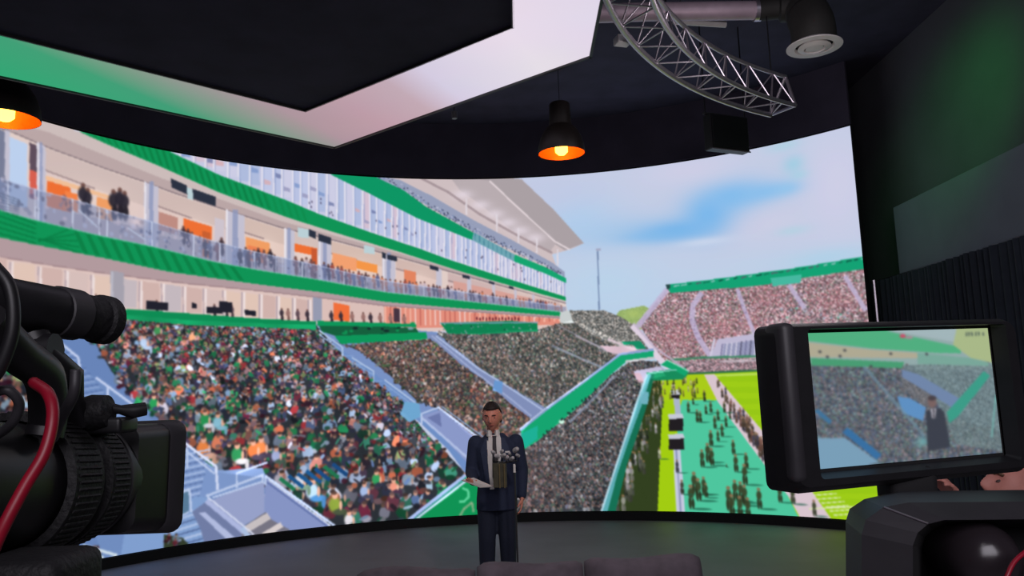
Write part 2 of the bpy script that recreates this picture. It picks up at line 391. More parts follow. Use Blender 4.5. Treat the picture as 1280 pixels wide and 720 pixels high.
def suite(x0, x1, wall, orange):
    """interior of one box: wall, ceiling shade, orange back panel"""
    xs = np.linspace(x0, x1, 5); t = [(x, interp(x, sof) + 2) for x in xs]; b = [(x, interp(x, g2u)) for x in xs]
    cv.poly(t + b[::-1], wall); hgt = b[0][1] - t[0][1]
    cv.poly(t + [(x, y + hgt * .30) for x, y in t[::-1]], tuple(v * .93 for v in wall)); cv.soft((x0 + x1) / 2, (t[2][1] + b[2][1]) / 2, (x1 - x0) * .35, hgt * .25, (236, 214, 204), .5); cv.poly([(x, y - hgt * .22) for x, y in b] + b[::-1], (150, 136, 148), .5); 
    cv.line([(x0, t[0][1] + hgt * .3), (x0 + (x1 - x0) * .5, t[2][1] + hgt * .3)], 2, (140, 118, 122), .7)
    for (a, c, u, v, col) in orange:
        X0, X1 = x0 + (x1 - x0) * a, x0 + (x1 - x0) * c
        Y0, Y1 = interp(X0, sof), interp(X1, sof); H0, H1 = interp(X0, g2u) - Y0, interp(X1, g2u) - Y1
        cv.poly([(X0, Y0 + H0 * u), (X1, Y1 + H1 * u), (X1, Y1 + H1 * v), (X0, Y0 + H0 * v)], col)
OR = (238, 112, 52); OR2 = (240, 158, 100)
suite(-300, 8, (190, 185, 195), [(.1, .6, .4, .7, OR)])
suite(56, 181, (222, 200, 196), [(.02, .26, .44, .78, OR), (.2, .33, .5, .75, (244, 130, 70)), (.52, .68, .45, .75, OR2), (.0, .7, .38, .44, (240, 190, 150)), (.7, .78, .3, .6, (120, 100, 105))])
suite(197, 282, (222, 198, 192), [(0, .3, .4, .7, (190, 140, 130)), (.38, .8, .38, .62, OR), (.66, .78, .5, .95, (200, 96, 50)), (.84, .98, .2, .9, (205, 195, 205))])
suite(305, 355, (226, 200, 190), [(.05, .65, .4, .68, OR2), (.1, .5, .55, .85, (236, 130, 84))])
suite(367, 398, (226, 204, 198), [(.05, .95, .28, .46, OR), (.72, .95, .3, .8, (200, 90, 50))])
suite(414, 478, (228, 200, 188), [(.02, .5, .3, .62, (242, 160, 112)), (.5, .9, .34, .55, (244, 150, 72))])
suite(495, 545, (224, 196, 188), [(.2, .5, .3, .7, (226, 132, 96))]); suite(560, 700, (220, 192, 190), [(.05, .9, .3, .6, (214, 160, 150))])
# pale window on the far left, pillars
cv.poly([(10, 170), (34, 180), (34, 260), (10, 255)], (188, 208, 238)); cv.poly([(-3, 160), (6, 165), (6, 255), (-3, 250)], (120, 125, 150))
cv.poly([(37, 178), (46, 182), (46, 215), (37, 212)], (95, 78, 92)); cv.poly([(37, 212), (46, 215), (46, 250), (37, 247)], (215, 95, 80))
for x0, x1 in ((6, 12), (46, 57), (180, 198), (282, 306), (355, 368), (398, 414), (478, 494), (545, 552), (584, 589), (615, 619), (643, 646), (665, 668)):
    cv.poly([(x0, interp(x0, sof)), (x1, interp(x1, sof)), (x1, interp(x1, g2u)), (x0, interp(x0, g2u))], (196, 192, 208))
    if x1 - x0 > 9: cv.line([((x0 + x1) / 2, interp(x0, sof)), ((x0 + x1) / 2, interp(x1, g2u))], (x1 - x0) * .3, (140, 150, 186), .8); cv.line([(x0 + 1.5, interp(x0, sof)), (x0 + 1.5, interp(x1, g2u))], 2, (232, 228, 236))
# dark ceiling screens
for a, b, c, d, hh in ((214, 223, 234, 232, 11), (241, 236, 270, 246, 12), (386, 286, 395, 290, 9), (398, 292, 414, 297, 9), (478, 315, 482, 317, 7), (484, 318, 496, 321, 6), (537, 331, 548, 334, 5), (578, 343, 587, 345, 4), (611, 351, 618, 353, 3), (636, 357, 642, 359, 3)):
    cv.poly([(a, b), (c, d), (c, d + hh), (a, b + hh)], (44, 50, 66))
for a, b, c, d in ((234, 234, 241, 250), (372, 284, 386, 298), (455, 306, 468, 318)): cv.poly([(a, b), (c, b + 3), (c, d), (a, d - 2)], (186, 208, 214))
# glass rail band with people behind and on it
def railh(x): return float(np.interp(x, [-420, 0, 100, 300, 450, 700], [50, 40, 37, 23, 15, 7]))
def figure(x, y, h, c, a=.95, lean=0):
    q = screen_uv(np.array([(x, y), (x, y + h), (x + 1, y)])); k = max(.6, abs(q[1, 1] - q[0, 1])); 
    cv.blob(q[0, 0], q[0, 1] + k * .1, k * .07, k * .09, np.array((110, 76, 70)), a); cv.blob(q[0, 0] + lean, q[0, 1] + k * .36, k * .15, k * .22, c, a); cv.blob(q[0, 0] + k * .05, q[0, 1] + k * .75, k * .1, k * .26, np.array(c) * .8, a)
for x, y, h in ((104, 228, 40), (110, 234, 36), (142, 236, 40), (150, 234, 40), (156, 238, 38)): figure(x, y, h, (44, 40, 52))
for x in list(range(228, 280, 7)) + list(range(300, 345, 6)) + list(range(370, 400, 6)): figure(x + random.uniform(-2, 2), interp(x, g2u) - railh(x) - 6 + random.uniform(-3, 6), 24, random.choice(((60, 44, 52), (120, 70, 66), (80, 84, 110), (190, 170, 180), (40, 34, 44))))
x = 405
while x < 702:
    hh = railh(x); figure(x, interp(x, g2u) - hh - 8 * hh / 20 + random.uniform(-2, 3), hh * 1.0 + 4, random.choice(((70, 50, 60), (150, 70, 60), (90, 92, 130), (200, 180, 190), (44, 34, 50), (210, 120, 80)))); x += random.uniform(3, 8) * hh / 20 + 1.5
xs = np.linspace(L, 708, 60)
cv.poly([(x, interp(x, g2u) - railh(x)) for x in xs] + [(x, interp(x, g2u)) for x in xs[::-1]], (124, 138, 178), .6)
for i in range(300):
    x = random.uniform(-20, 700); q = screen_uv((x, interp(x, g2u) - random.uniform(.1, 1) * railh(x)))[0]; s_ = railh(x) / 14
    cv.blob(q[0], q[1], s_ * random.uniform(.5, 1.4), s_ * random.uniform(.6, 1.6), random.choice(((90, 100, 138), (165, 175, 210), (120, 125, 155), (84, 86, 112), (190, 180, 200))), .55)
cv.line([(x, interp(x, g2u) - railh(x)) for x in np.linspace(0, 700, 40)], 1.2, (190, 200, 228), .7)
for x in (10, 44, 48, 91, 124, 134, 190, 242, 275, 318, 345, 353, 378, 402, 430, 458, 480, 505, 530, 556, 580): cv.line([(x, interp(x, g2u) - railh(x)), (x, interp(x, g2u))], 1.6 if x < 300 else 1, (205, 212, 234), .85)
for a in ((98, 262, 122, 284), (160, 285, 182, 300)): cv.line([a[:2], a[2:]], 2, (180, 190, 215), .8)
cv.soft(170, 277, 9, 5, (225, 205, 210), .8)
for i in range(7): cv.line([(-4, 240 + i * 4), (24, 250 + i * 3)], 1.2, (95, 105, 130), .8)
# fascias with chevrons
cv.poly(g1u[3:] + g1l[3:][::-1], GR); cv.poly(g2u + g2l[::-1], GR)
def chev(x0, x1, up, lo, step, lean, c=(12, 122, 66)):
    x = x0
    while x < x1:
        a, b = interp(x, up), interp(x + lean, lo); cv.poly([(x, a + 2), (x + step * .42, interp(x + step * .42, up) + 2), (x + lean + step * .42, interp(x + lean + step * .42, lo) - 2), (x + lean, b - 2)], c, .75); x += step
chev(112, 330, g1u, g1l, 9, 7); chev(92, 300, g2u, g2l, 15, 12); chev(330, 380, g1u, g1l, 9, 6, (15, 138, 76))
for i in range(5):
    cv.line([(-60, 260 + i * 9 - 20), (45, 280 + i * 6)], 2.2, (10, 120, 66), .8); cv.line([(48, 302 - i * 1), (90 + i * 3, 285 + i * 8)], 2.2, (10, 120, 66), .7)
cv.line([(x, interp(x, g2u)) for x in np.linspace(0, 700, 40)], 1.3, (120, 200, 170), .6)
# --- level 1
s1 = [(-420, 225), (0, 321), (60, 331), (133, 342), (230, 354), (320, 363), (400, 372), (480, 382), (640, 393), (706, 398)]
g3u = [(-420, 330), (0, 362), (70, 375), (140, 384), (187, 388), (320, 397), (397, 401), (520, 407), (600, 404), (640, 403), (706, 401)]
cv.poly(g2l + s1[::-1], (178, 154, 158)); cv.poly(s1 + [(706, 410), (520, 415), (320, 404), (0, 380), (-420, 350)], (222, 196, 190))
cv.line(s1[1:], 1.6, (150, 122, 128), .8)
cv.poly([(400, 373), (480, 383), (640, 394), (700, 399), (700, 406), (520, 410), (400, 402)], (226, 142, 124))
cv.poly([(393, 372), (480, 383), (480, 405), (393, 400)], (218, 190, 184))
x = -60
while x < 392:
    yt, yb = interp(x, s1) + 4, interp(x, g3u); wd = 36 - x * .045
    cv.poly([(x, yt), (x + wd * .8, yt + 3), (x + wd * .8, yb), (x, yb)], random.choice(((224, 196, 182), (208, 178, 172), (214, 190, 186), (196, 184, 190))))
    cv.line([(x, yt), (x, yb)], 2.4, (236, 222, 222)); cv.line([(x - 3, yt), (x - 3, yb)], 1.6, (176, 160, 170)); x += wd
for x in np.arange(482, 700, 6.2): cv.line([(x, interp(x, s1) + 1), (x, interp(x, g3u))], 1.6, random.choice(((246, 190, 170), (240, 214, 210), (190, 100, 90))), .9)
cv.poly([(138, 338), (155, 341), (155, 386), (138, 384)], (164, 160, 172)); cv.line([(140, 340), (140, 384)], 3, (186, 184, 196))
cv.poly([(391, 371), (402, 373), (402, 402), (391, 401)], (150, 154, 176)); cv.poly([(417, 378), (437, 382), (437, 402), (417, 400)], (240, 112, 60)); cv.poly([(492, 385), (500, 386), (500, 403), (492, 402)], (70, 52, 66))
for x in (120, 196, 268, 283, 290, 352, 360, 372, 384, 414, 426, 440, 454, 463, 475, 488, 505): figure(x, interp(x, g3u) - 14, 18, random.choice(((54, 44, 56), (90, 70, 80), (150, 110, 105))))
for a, b, c, d in ((183, 376, 210, 388), (258, 383, 278, 392), (274, 376, 290, 391), (306, 387, 320, 395), (240, 378, 246, 386)): cv.poly([(a, b), (c, b + 2), (c, d), (a, d - 1)], (34, 34, 46))
for i in range(14): cv.blob(*screen_uv((596 + i * 4, 398 + (i % 2)))[0], 1.3, 3, (90, 26, 44), .9)
# --- back-row green band
pal_near = [(150, 166, 196), (128, 150, 170), (176, 170, 186), (90, 44, 58), (24, 110, 66), (16, 96, 60), (34, 130, 76), (24, 70, 54), (86, 26, 48), (110, 40, 56), (150, 44, 50), (58, 52, 84), (140, 160, 190), (185, 190, 210), (40, 44, 64), (30, 32, 44),
            (176, 90, 64), (190, 120, 110), (70, 90, 130), (120, 150, 186), (28, 100, 66), (60, 30, 48), (120, 140, 90), (200, 110, 80), (52, 40, 56), (96, 96, 110), (44, 110, 90), (160, 120, 130), (34, 30, 38)]
pal_mid = [(110, 84, 76), (84, 92, 72), (128, 104, 92), (60, 56, 60), (150, 130, 128), (70, 90, 84), (140, 80, 66), (44, 44, 54), (96, 104, 120), (160, 152, 150), (62, 92, 60), (104, 60, 60), (170, 130, 112)]
pal_e = [(96, 100, 92), (74, 84, 80), (128, 130, 124), (56, 62, 66), (110, 112, 124), (150, 150, 148), (84, 104, 90), (44, 50, 54), (122, 106, 100), (140, 112, 110)]
pal_h = [(84, 92, 96), (58, 66, 72), (112, 116, 122), (40, 44, 50), (140, 144, 150), (104, 84, 86), (66, 88, 78), (90, 92, 110), (34, 36, 42)]
pal_r = [(176, 130, 138), (150, 116, 128), (196, 156, 160), (130, 112, 124), (190, 172, 180), (150, 136, 140), (160, 104, 112), (120, 130, 118), (206, 184, 192)]
# stairs ground at far left, blue
cv.poly([(L, 380), (140, 400), (420, 660), (300, 740), (L, 900)], (104, 132, 184))
# section A
szA = lambda x, y: float(np.clip(5.2 + (y - 400) * .07 + (300 - x) * .012, 4.6, 21))
A_ = [(100, 395), (143, 392), (187, 396), (233, 400), (320, 404), (395, 406), (410, 424), (432, 446), (462, 476), (500, 512), (552, 560), (590, 600), (545, 632), (511, 652), (415, 662), (400, 645), (336, 598), (268, 590), (214, 536), (170, 500), (140, 465)]
cv.crowd(A_, szA, pal_near, (34, 38, 44))
cv.crowd([(L, 470), (0, 452), (20, 462), (60, 505), (90, 540), (100, 600), (60, 700), (L, 800)], 16, pal_near, (34, 38, 48))
cv.crowd([(100, 690), (140, 675), (196, 668), (232, 676), (214, 700), (100, 712)], 15, pal_near, (44, 60, 60))
cv.poly([(100, 392), (143, 386), (187, 388), (320, 398), (395, 402), (395, 412), (320, 409), (233, 406), (143, 398), (100, 396)], (14, 140, 84))
# more defined spectators in the nearest rows
def spectator(x, y, h, top, leg):
    q = screen_uv(np.array([(x, y), (x, y + h)])); k = abs(q[1, 1] - q[0, 1]); X, Y = q[0]
    cv.blob(X, Y + k * .38, k * .22, k * .28, top, 1); cv.blob(X + k * .22, Y + k * .66, k * .28, k * .12, leg, 1); cv.blob(X + k * .42, Y + k * .82, k * .08, k * .2, np.array(leg) * .9, 1)
    cv.blob(X + k * .02, Y + k * .05, k * .11, k * .13, (205, 150, 128), 1); cv.blob(X, Y - k * .05, k * .11, k * .07, (70, 48, 42), .9); cv.blob(X + k * .24, Y + k * .42, k * .06, k * .18, (214, 160, 138), .9)
for a in ((254, 548, 34, (216, 120, 60), (196, 150, 130)), (296, 556, 32, (40, 130, 76), (205, 200, 205)), (326, 548, 32, (220, 120, 66), (60, 50, 70)), (316, 552, 30, (214, 110, 60), (70, 60, 80)), (390, 600, 36, (170, 200, 224), (70, 130, 190)), (374, 590, 30, (190, 190, 200), (110, 140, 120)),
          (418, 618, 34, (120, 140, 50), (60, 70, 50)), (192, 495, 24, (30, 130, 70), (50, 60, 90)), (256, 515, 26, (30, 130, 70), (190, 190, 200)), (272, 518, 26, (120, 170, 190), (110, 160, 180)), (180, 420, 22, (170, 190, 220), (160, 180, 210)), (197, 406, 20, (60, 140, 80), (90, 60, 60)),
          (436, 640, 26, (200, 196, 204), (40, 60, 50)), (470, 590, 24, (40, 140, 80), (40, 44, 60)), (492, 600, 22, (210, 130, 110), (60, 40, 60)), (455, 605, 24, (150, 170, 210), (60, 60, 80)), (240, 415, 18, (220, 150, 110), (60, 60, 70)), (395, 640, 20, (200, 190, 200), (60, 40, 60)),
          (345, 560, 26, (150, 160, 200), (60, 80, 70)), (300, 590, 24, (34, 110, 60), (30, 80, 120))): spectator(*a)
for i in range(7): cv.line([(350 + i * 11, 598 - i * 3), (368 + i * 11, 612 - i * 3)], 5, random.choice(((20, 70, 120), (24, 100, 66), (18, 60, 110))))
# stairs in front of section A (left)
cv.poly([(20, 415), (62, 422), (82, 440), (100, 462), (135, 480), (165, 505), (215, 545), (215, 700), (130, 705), (100, 600), (60, 500), (20, 470)], (112, 140, 190))
for i in range(24):
    t = i / 23; cv.line([(45 + t * 110, 445 + t * 170), (90 + t * 130, 440 + t * 155)], 1.6, (84, 108, 160), .8); cv.line([(45 + t * 110, 448 + t * 170), (90 + t * 130, 443 + t * 155)], 2, (150, 172, 214), .7)
for p in ([(68, 422), (98, 447), (102, 480)], [(76, 432), (76, 465)], [(120, 472), (165, 505), (168, 522)], [(135, 484), (135, 510)], [(140, 505), (172, 530), (172, 545)]): cv.line(p, 3, (196, 208, 238))
cv.poly([(222, 552), (272, 588), (328, 585), (335, 600), (260, 622), (214, 640), (205, 600)], (124, 150, 200))
for i in range(8): cv.line([(212, 572 + i * 9), (262 - i * 2, 562 + i * 9)], 2, (166, 186, 224)); cv.line([(212, 576 + i * 9), (262 - i * 2, 566 + i * 9)], 1.3, (90, 112, 160))
cv.poly([(160, 640), (250, 620), (262, 624), (275, 690), (200, 700), (150, 700)], (128, 158, 206))
for i in range(4): cv.line([(215, 652 + i * 13), (250 + i * 6, 640 + i * 12)], 3, (170, 190, 226)); cv.line([(215, 658 + i * 13), (250 + i * 6, 647 + i * 12)], 2, (88, 110, 156))
cv.poly([(218, 618), (236, 612), (236, 640), (218, 652)], (88, 122, 150)); cv.line([(215, 619), (237, 612), (239, 640)], 3, RAIL); cv.line([(216, 650), (236, 640)], 2, RAIL)
cv.crowd([(205, 668), (228, 672), (240, 684), (225, 700), (205, 700)], 9, pal_near, (50, 60, 44))
# vomitory pit
cv.poly([(240, 640), (256, 628), (310, 660), (340, 700), (262, 700), (250, 660)], (112, 124, 164)); cv.poly([(248, 641), (256, 640), (294, 672), (290, 680)], (176, 186, 222))
cv.poly([(262, 626), (330, 600), (332, 640), (300, 660), (286, 648)], (150, 160, 200)); cv.poly([(332, 596), (418, 660), (400, 700), (345, 690), (330, 640)], (134, 148, 196))
cv.poly([(300, 661), (332, 640), (340, 650), (362, 662), (352, 700), (310, 700)], (118, 116, 130)); cv.line([(304, 664), (336, 645)], 9, (198, 190, 192)); cv.line([(325, 672), (352, 656)], 7, (214, 204, 204))
cv.line([(258, 620), (328, 594)], 3, RAIL); cv.line([(266, 622), (328, 602)], 2.4, RAIL); cv.line([(260, 618), (262, 632)], 3, RAIL); cv.line([(328, 592), (329, 604)], 2.5, RAIL); cv.line([(296, 592), (296, 610)], 2.2, RAIL); cv.line([(295, 592), (334, 578)], 2.4, RAIL)
cv.line([(258, 626), (318, 676)], 6, (172, 182, 222)); cv.line([(262, 623), (322, 672)], 2, (214, 220, 242)); cv.line([(302, 660), (312, 672)], 6, (170, 190, 224))
cv.line([(332, 596), (332, 606)], 2.4, RAIL); cv.line([(332, 595), (418, 657)], 3, RAIL); cv.line([(334, 603), (412, 660)], 2, (96, 112, 166)); cv.line([(336, 600), (414, 658)], 1.6, (214, 222, 242))
cv.line([(226, 550), (270, 583), (272, 612)], 3.4, (206, 214, 240)); cv.line([(228, 560), (268, 592)], 2.4, (190, 204, 236)); cv.line([(234, 556), (234, 584)], 2.4, RAIL)
for i in range(3): cv.line([(70 + i * 17, 688 - i * 3), (112 + i * 17, 700 - i * 3)], 3.4, (214, 228, 236))
# --- section C and aisle B, D
szC = lambda x, y: float(np.clip(4.4 + (y - 420) * .022 - (x - 450) * .006, 3.2, 8))
cv.poly([(395, 405), (425, 405), (545, 415), (690, 520), (655, 545), (600, 600), (560, 560), (480, 485), (430, 445)], (120, 145, 196))
C_ = [(418, 426), (430, 432), (533, 423), (545, 428), (575, 455), (606, 476), (640, 505), (665, 524), (650, 545), (625, 560), (600, 556), (552, 512), (520, 500), (488, 470), (452, 440)]
cv.crowd(C_, szC, pal_mid, (56, 50, 54))
cv.poly([(397, 404), (520, 410), (525, 418), (420, 420), (402, 414)], (22, 96, 62))
for i in range(22): cv.blob(*screen_uv((random.uniform(400, 520), random.uniform(404, 420)))[0], random.uniform(1.5, 5), 2, random.choice(((20, 36, 40), (16, 150, 84), (120, 160, 170), (26, 50, 50))), .9)
cv.poly([(418, 420), (533, 415), (534, 424), (426, 430)], (14, 150, 90)); cv.poly([(397, 401), (520, 405), (520, 409), (397, 407)], (14, 150, 90))
for p in ([(399, 413), (428, 434), (428, 444)], [(440, 447), (467, 464), (467, 474)], [(481, 475), (524, 507), (524, 517)]): cv.line(p, 1.8, (176, 196, 226)); cv.line([(a, b + 5) for a, b in p], 1.2, (150, 176, 214), .8)
cv.poly([(398, 418), (412, 428), (500, 505), (560, 562), (582, 592), (594, 590), (600, 560), (552, 512), (528, 520), (512, 500), (440, 446)], (110, 142, 196))
for i in range(9): cv.line([(404 + i * 12, 424 + i * 10.5), (418 + i * 12, 424 + i * 10.5)], 1, (150, 176, 220), .7)
cv.crowd([(430, 450), (455, 466), (508, 512), (545, 556), (520, 560), (470, 505)], 6, pal_near, (56, 60, 70), .8)
cv.crowd([(404, 424), (424, 440), (440, 452), (470, 474), (512, 512), (508, 520), (478, 500), (440, 462), (412, 436)], 6, pal_near, None, .75)
for p in ([(399, 413), (428, 434), (428, 444)], [(440, 447), (467, 464), (467, 474)], [(481, 475), (524, 507), (524, 517)]): cv.line(p, 1.8, (176, 196, 226)); cv.line([(a, b + 5) for a, b in p], 1.2, (150, 176, 214), .8)
cv.poly([(506, 502), (524, 504), (526, 520), (512, 528), (500, 518)], (110, 166, 208))
cv.poly([(527, 520), (550, 512), (606, 556), (594, 588)], (138, 152, 200)); cv.poly([(534, 522), (550, 516), (552, 534)], (108, 120, 170))
cv.line([(527, 517), (549, 509)], 2, RAIL); cv.line([(527, 522), (591, 578)], 3, (176, 190, 226)); cv.line([(549, 510), (606, 553)], 2.4, RAIL); cv.line([(552, 508), (608, 549)], 1.2, (120, 150, 190)); cv.line([(527, 517), (527, 530)], 2, RAIL)
# section E
E_ = [(548, 416), (600, 417), (640, 413), (673, 412), (700, 404), (716, 400), (800, 436), (772, 445), (735, 474), (685, 511), (672, 504), (630, 478), (597, 459), (572, 440)]
szE = lambda x, y: float(np.clip(4.4 + (y - 420) * .02 - (x - 560) * .012, 2.6, 6))
cv.crowd(E_, szE, pal_e, (58, 64, 64))
cv.poly([(533, 418), (547, 418), (572, 438), (600, 460), (630, 480), (686, 512), (665, 524), (640, 506), (604, 474), (570, 450)], (128, 142, 184))
cv.line([(545, 420), (597, 460), (630, 480), (682, 515)], 2, RAIL, .8); cv.line([(540, 420), (590, 462), (640, 500), (664, 520)], 2, (166, 178, 214), .8); cv.poly([(618, 475), (628, 477), (628, 492), (616, 488)], (104, 150, 206))
cv.poly([(550, 403), (640, 401), (672, 404), (672, 414), (600, 418), (560, 417)], (16, 130, 82))
for i in range(34): cv.blob(*screen_uv((random.uniform(552, 672), random.uniform(403, 417)))[0], 1.2, 1.6, random.choice(((20, 60, 50), (90, 140, 130), (150, 160, 170), (14, 150, 90))), .8)
cv.line([(550, 404), (672, 403)], 2, (130, 160, 190), .7)
cv.line([(690, 432), (730, 450), (760, 462)], 3, (140, 150, 170), .6); cv.line([(720, 420), (770, 443)], 2.5, (170, 160, 175), .6); cv.line([(695, 405), (760, 440)], 2, (150, 148, 160), .5)
# far stand behind
cv.poly([(700, 390), (714, 388), (722, 404), (700, 404)], (200, 206, 206))
cv.grain([(712, 388), (755, 388), (776, 396), (795, 408), (802, 424), (812, 438), (780, 436), (740, 418), (716, 402)], [(134, 132, 130), (110, 112, 112), (150, 146, 140), (96, 100, 98), (168, 160, 154)])
cv.poly([(750, 432), (800, 434), (812, 440), (790, 446), (760, 440)], (186, 160, 172)); cv.line([(760, 424), (800, 440)], 3, (196, 176, 186), .8); cv.poly([(777, 427), (800, 426), (808, 436), (796, 437), (792, 431), (780, 431)], (20, 140, 100))
# right stand
cv.poly([(797, 404), (835, 360), (1100, 320), (1130, 470), (850, 466), (830, 452)], (164, 134, 146))
cv.grain([(797, 404), (835, 360), (1100, 325), (1130, 470), (850, 466), (830, 452)], pal_r)
for x, y, rx, ry in ((840, 420, 25, 22), (905, 410, 22, 20), (960, 370, 20, 18), (1045, 375, 25, 12), (940, 400, 12, 12)): cv.soft(x, y, rx, ry, (196, 120, 130), .3)
for p, wd in (([(834, 362), (797, 408)], 7), ([(877, 366), (866, 382), (865, 400), (872, 420), (888, 446)], 7), ([(922, 362), (930, 385), (944, 420)], 5), ([(986, 356), (1006, 386)], 6), ([(1056, 345), (1082, 388)], 6)): cv.line(p, wd, (192, 180, 212), .85)
for i in range(80):
    x = random.choice(((866, 400), (870, 420), (930, 385), (1000, 375))); cv.blob(*screen_uv((x[0] + random.uniform(-5, 8), x[1] + random.uniform(-20, 20)))[0], 1, 1, (130, 110, 150), .6)
cv.poly([(833, 356), (900, 348), (1000, 334), (1100, 317), (1100, 333), (1000, 348), (950, 357), (900, 361), (838, 366)], (20, 162, 116)); cv.poly([(963, 348), (1002, 343), (1001, 353), (966, 358)], (70, 184, 160))
for i in range(26):
    x = 842 + i * 9.4; y = interp(x, [(833, 358), (900, 350), (1000, 336), (1100, 319)]); cv.line([(x, y + 1), (x + random.uniform(3, 8), y - .5)], 1.8, random.choice(((16, 80, 66), (90, 90, 106), (20, 110, 84), (150, 190, 190))), .9)
cv.poly([(832, 356), (838, 355), (838, 360), (834, 362)], (40, 70, 70))
cv.poly([(897, 424), (955, 415), (960, 446), (888, 447)], (190, 184, 210)); cv.poly([(905, 430), (955, 424), (956, 444), (903, 445)], (150, 152, 184))
for i in range(10): cv.line([(903 + i * 6, 430 - i * .8), (901 + i * 6, 446)], 1.6, random.choice(((214, 210, 226), (110, 110, 146), (80, 80, 104))), .9)
cv.line([(900, 446), (958, 446)], 3, (214, 200, 210), .8); cv.line([(893, 424), (888, 446)], 3, (206, 200, 222))
for i in range(20): cv.blob(*screen_uv((random.uniform(970, 1090), random.uniform(385, 398)))[0], 2, 1.4, random.choice(((90, 190, 160), (200, 190, 210), (150, 170, 190))), .8)
cv.line([(838, 450), (880, 447), (960, 445)], 3, (60, 130, 96), .9); cv.grain([(846, 452), (960, 448), (960, 463), (856, 465)], [(186, 150, 158), (160, 128, 138), (140, 128, 136)])
cv.line([(900, 452), (958, 450)], 3, (214, 204, 214), .6)
# ramp
cv.line([(790, 407), (812, 430), (822, 446), (836, 460)], 7, (222, 208, 224)); cv.line([(792, 404), (818, 434), (858, 462)], 2.5, (190, 176, 200), .8)
# --- field
cv.poly([(855, 466), (960, 462), (1130, 462), (1130, 700), (752, 700), (763, 638), (812, 470)], (158, 204, 24))
cv.line([(852, 467), (960, 463)], 2.4, (50, 110, 70)); cv.line([(862, 471), (960, 467)], 2, (200, 226, 120), .7)
for i in range(12): cv.poly([(900, 470 + i * 14), (1130, 470 + i * 14), (1130, 477 + i * 14), (900, 477 + i * 14)], (146, 194, 22), .55)
cv.poly([(811, 470), (826, 474), (828, 500), (822, 640), (750, 640), (763, 600)], (50, 64, 32))
cv.poly([(829, 495), (854, 500), (838, 520), (848, 640), (822, 645)], (162, 204, 18)); cv.poly([(857, 468), (884, 468), (896, 500), (852, 502), (828, 500), (826, 476)], (170, 204, 26))
cv.poly([(853, 500), (896, 500), (957, 583), (985, 620), (1000, 650), (856, 650), (848, 560), (846, 520)], (78, 198, 158))
cv.poly([(880, 468), (893, 468), (957, 543), (1012, 610), (1040, 650), (1002, 650), (985, 620), (957, 583), (897, 502), (889, 486)], (216, 196, 206))
cv.poly([(841, 557), (850, 556), (857, 645), (846, 645)], (196, 200, 222)); cv.line([(845, 560), (851, 640)], 2, (140, 150, 184))
cv.poly([(842, 498), (850, 497), (851, 525), (844, 525)], (170, 180, 200))
for a in ((836, 520, 854, 539), (836, 545, 855, 562), (839, 490, 850, 498)): cv.poly([(a[0], a[1]), (a[2], a[1]), (a[2], a[3]), (a[0], a[3])], (34, 30, 34)); cv.poly([(a[0] - 1, a[1] - 2), (a[2] - 1, a[1] - 3), (a[2] + 1, a[1] + 3), (a[0], a[1] + 4)], (196, 200, 214))
for i in range(7): cv.line([(1012 + i * 5, 614 + i * 5), (1040 + i * 5, 612 + i * 5)], 1.4, (220, 232, 190))
for y0_, y1_ in ((608, 603), (636, 632)): cv.line([(1012, y0_), (1104, y1_)], 1.8, (214, 228, 170))
def player(x, y, h, c=(58, 66, 42), sh=True):
    q = screen_uv(np.array([(x, y), (x, y + h)])); k = abs(q[1, 1] - q[0, 1]); X, Y = q[0]
    if sh: cv.blob(X + k * .42, Y + k * 1.0, k * .42, k * .05, (30, 90, 70), .7)
    cv.blob(X, Y + k * .35, k * .13, k * .22, c, .95); cv.blob(X - k * .06, Y + k * .75, k * .07, k * .26, np.array(c) * .8, .95); cv.blob(X + k * .07, Y + k * .78, k * .06, k * .22, np.array(c) * .7, .95); cv.blob(X, Y + k * .06, k * .09, k * .08, (140, 110, 80), .9)
for x, y, h in ((877, 562, 22), (884, 554, 24), (889, 560, 22), (888, 538, 20), (916, 550, 18), (919, 568, 22), (932, 566, 20), (930, 580, 26), (948, 610, 26), (867, 590, 28), (872, 598, 28), (879, 596, 22), (863, 606, 30), (882, 604, 18), (910, 608, 30), (918, 600, 26), (925, 602, 26), (930, 606, 26), (914, 618, 28), (924, 620, 28), (934, 622, 26), (908, 580, 4), (871, 512, 16), (875, 514, 14), (893, 520, 16), (902, 530, 16), (897, 538, 14), (888, 502, 14), (882, 506, 12), (907, 520, 14), (912, 512, 12), (897, 512, 14), (880, 488, 14), (868, 486, 12), (860, 502, 14), (866, 496, 10), (905, 502, 14), (990, 608, 22), (1017, 625, 20), (974, 606, 22)):
    player(x, y, h)
for i in range(70):
    t = random.random() ** .8; x = 893 + t * 88 + random.uniform(-6, 6); player(x, 470 + t * 118 + random.uniform(-3, 4), 9 + t * 12, random.choice(((90, 74, 60), (60, 56, 50), (120, 84, 74), (70, 66, 80))), False)
for i in range(40): x = random.uniform(814, 872); player(x, random.uniform(470, 492), 8, random.choice(((120, 110, 60), (60, 70, 40), (190, 180, 150))), False)
for i in range(46):
    t = random.random(); x = 822 - t * 42 + random.uniform(-10, 10); player(x, 490 + t * 130, 10 + t * 12, random.choice(((150, 150, 140), (80, 84, 70), (44, 52, 40), (190, 184, 190), (100, 104, 96))), False)
player(824, 560, 14, (190, 190, 170)); player(846, 575, 16, (60, 60, 70)); player(852, 600, 18, (60, 60, 50))
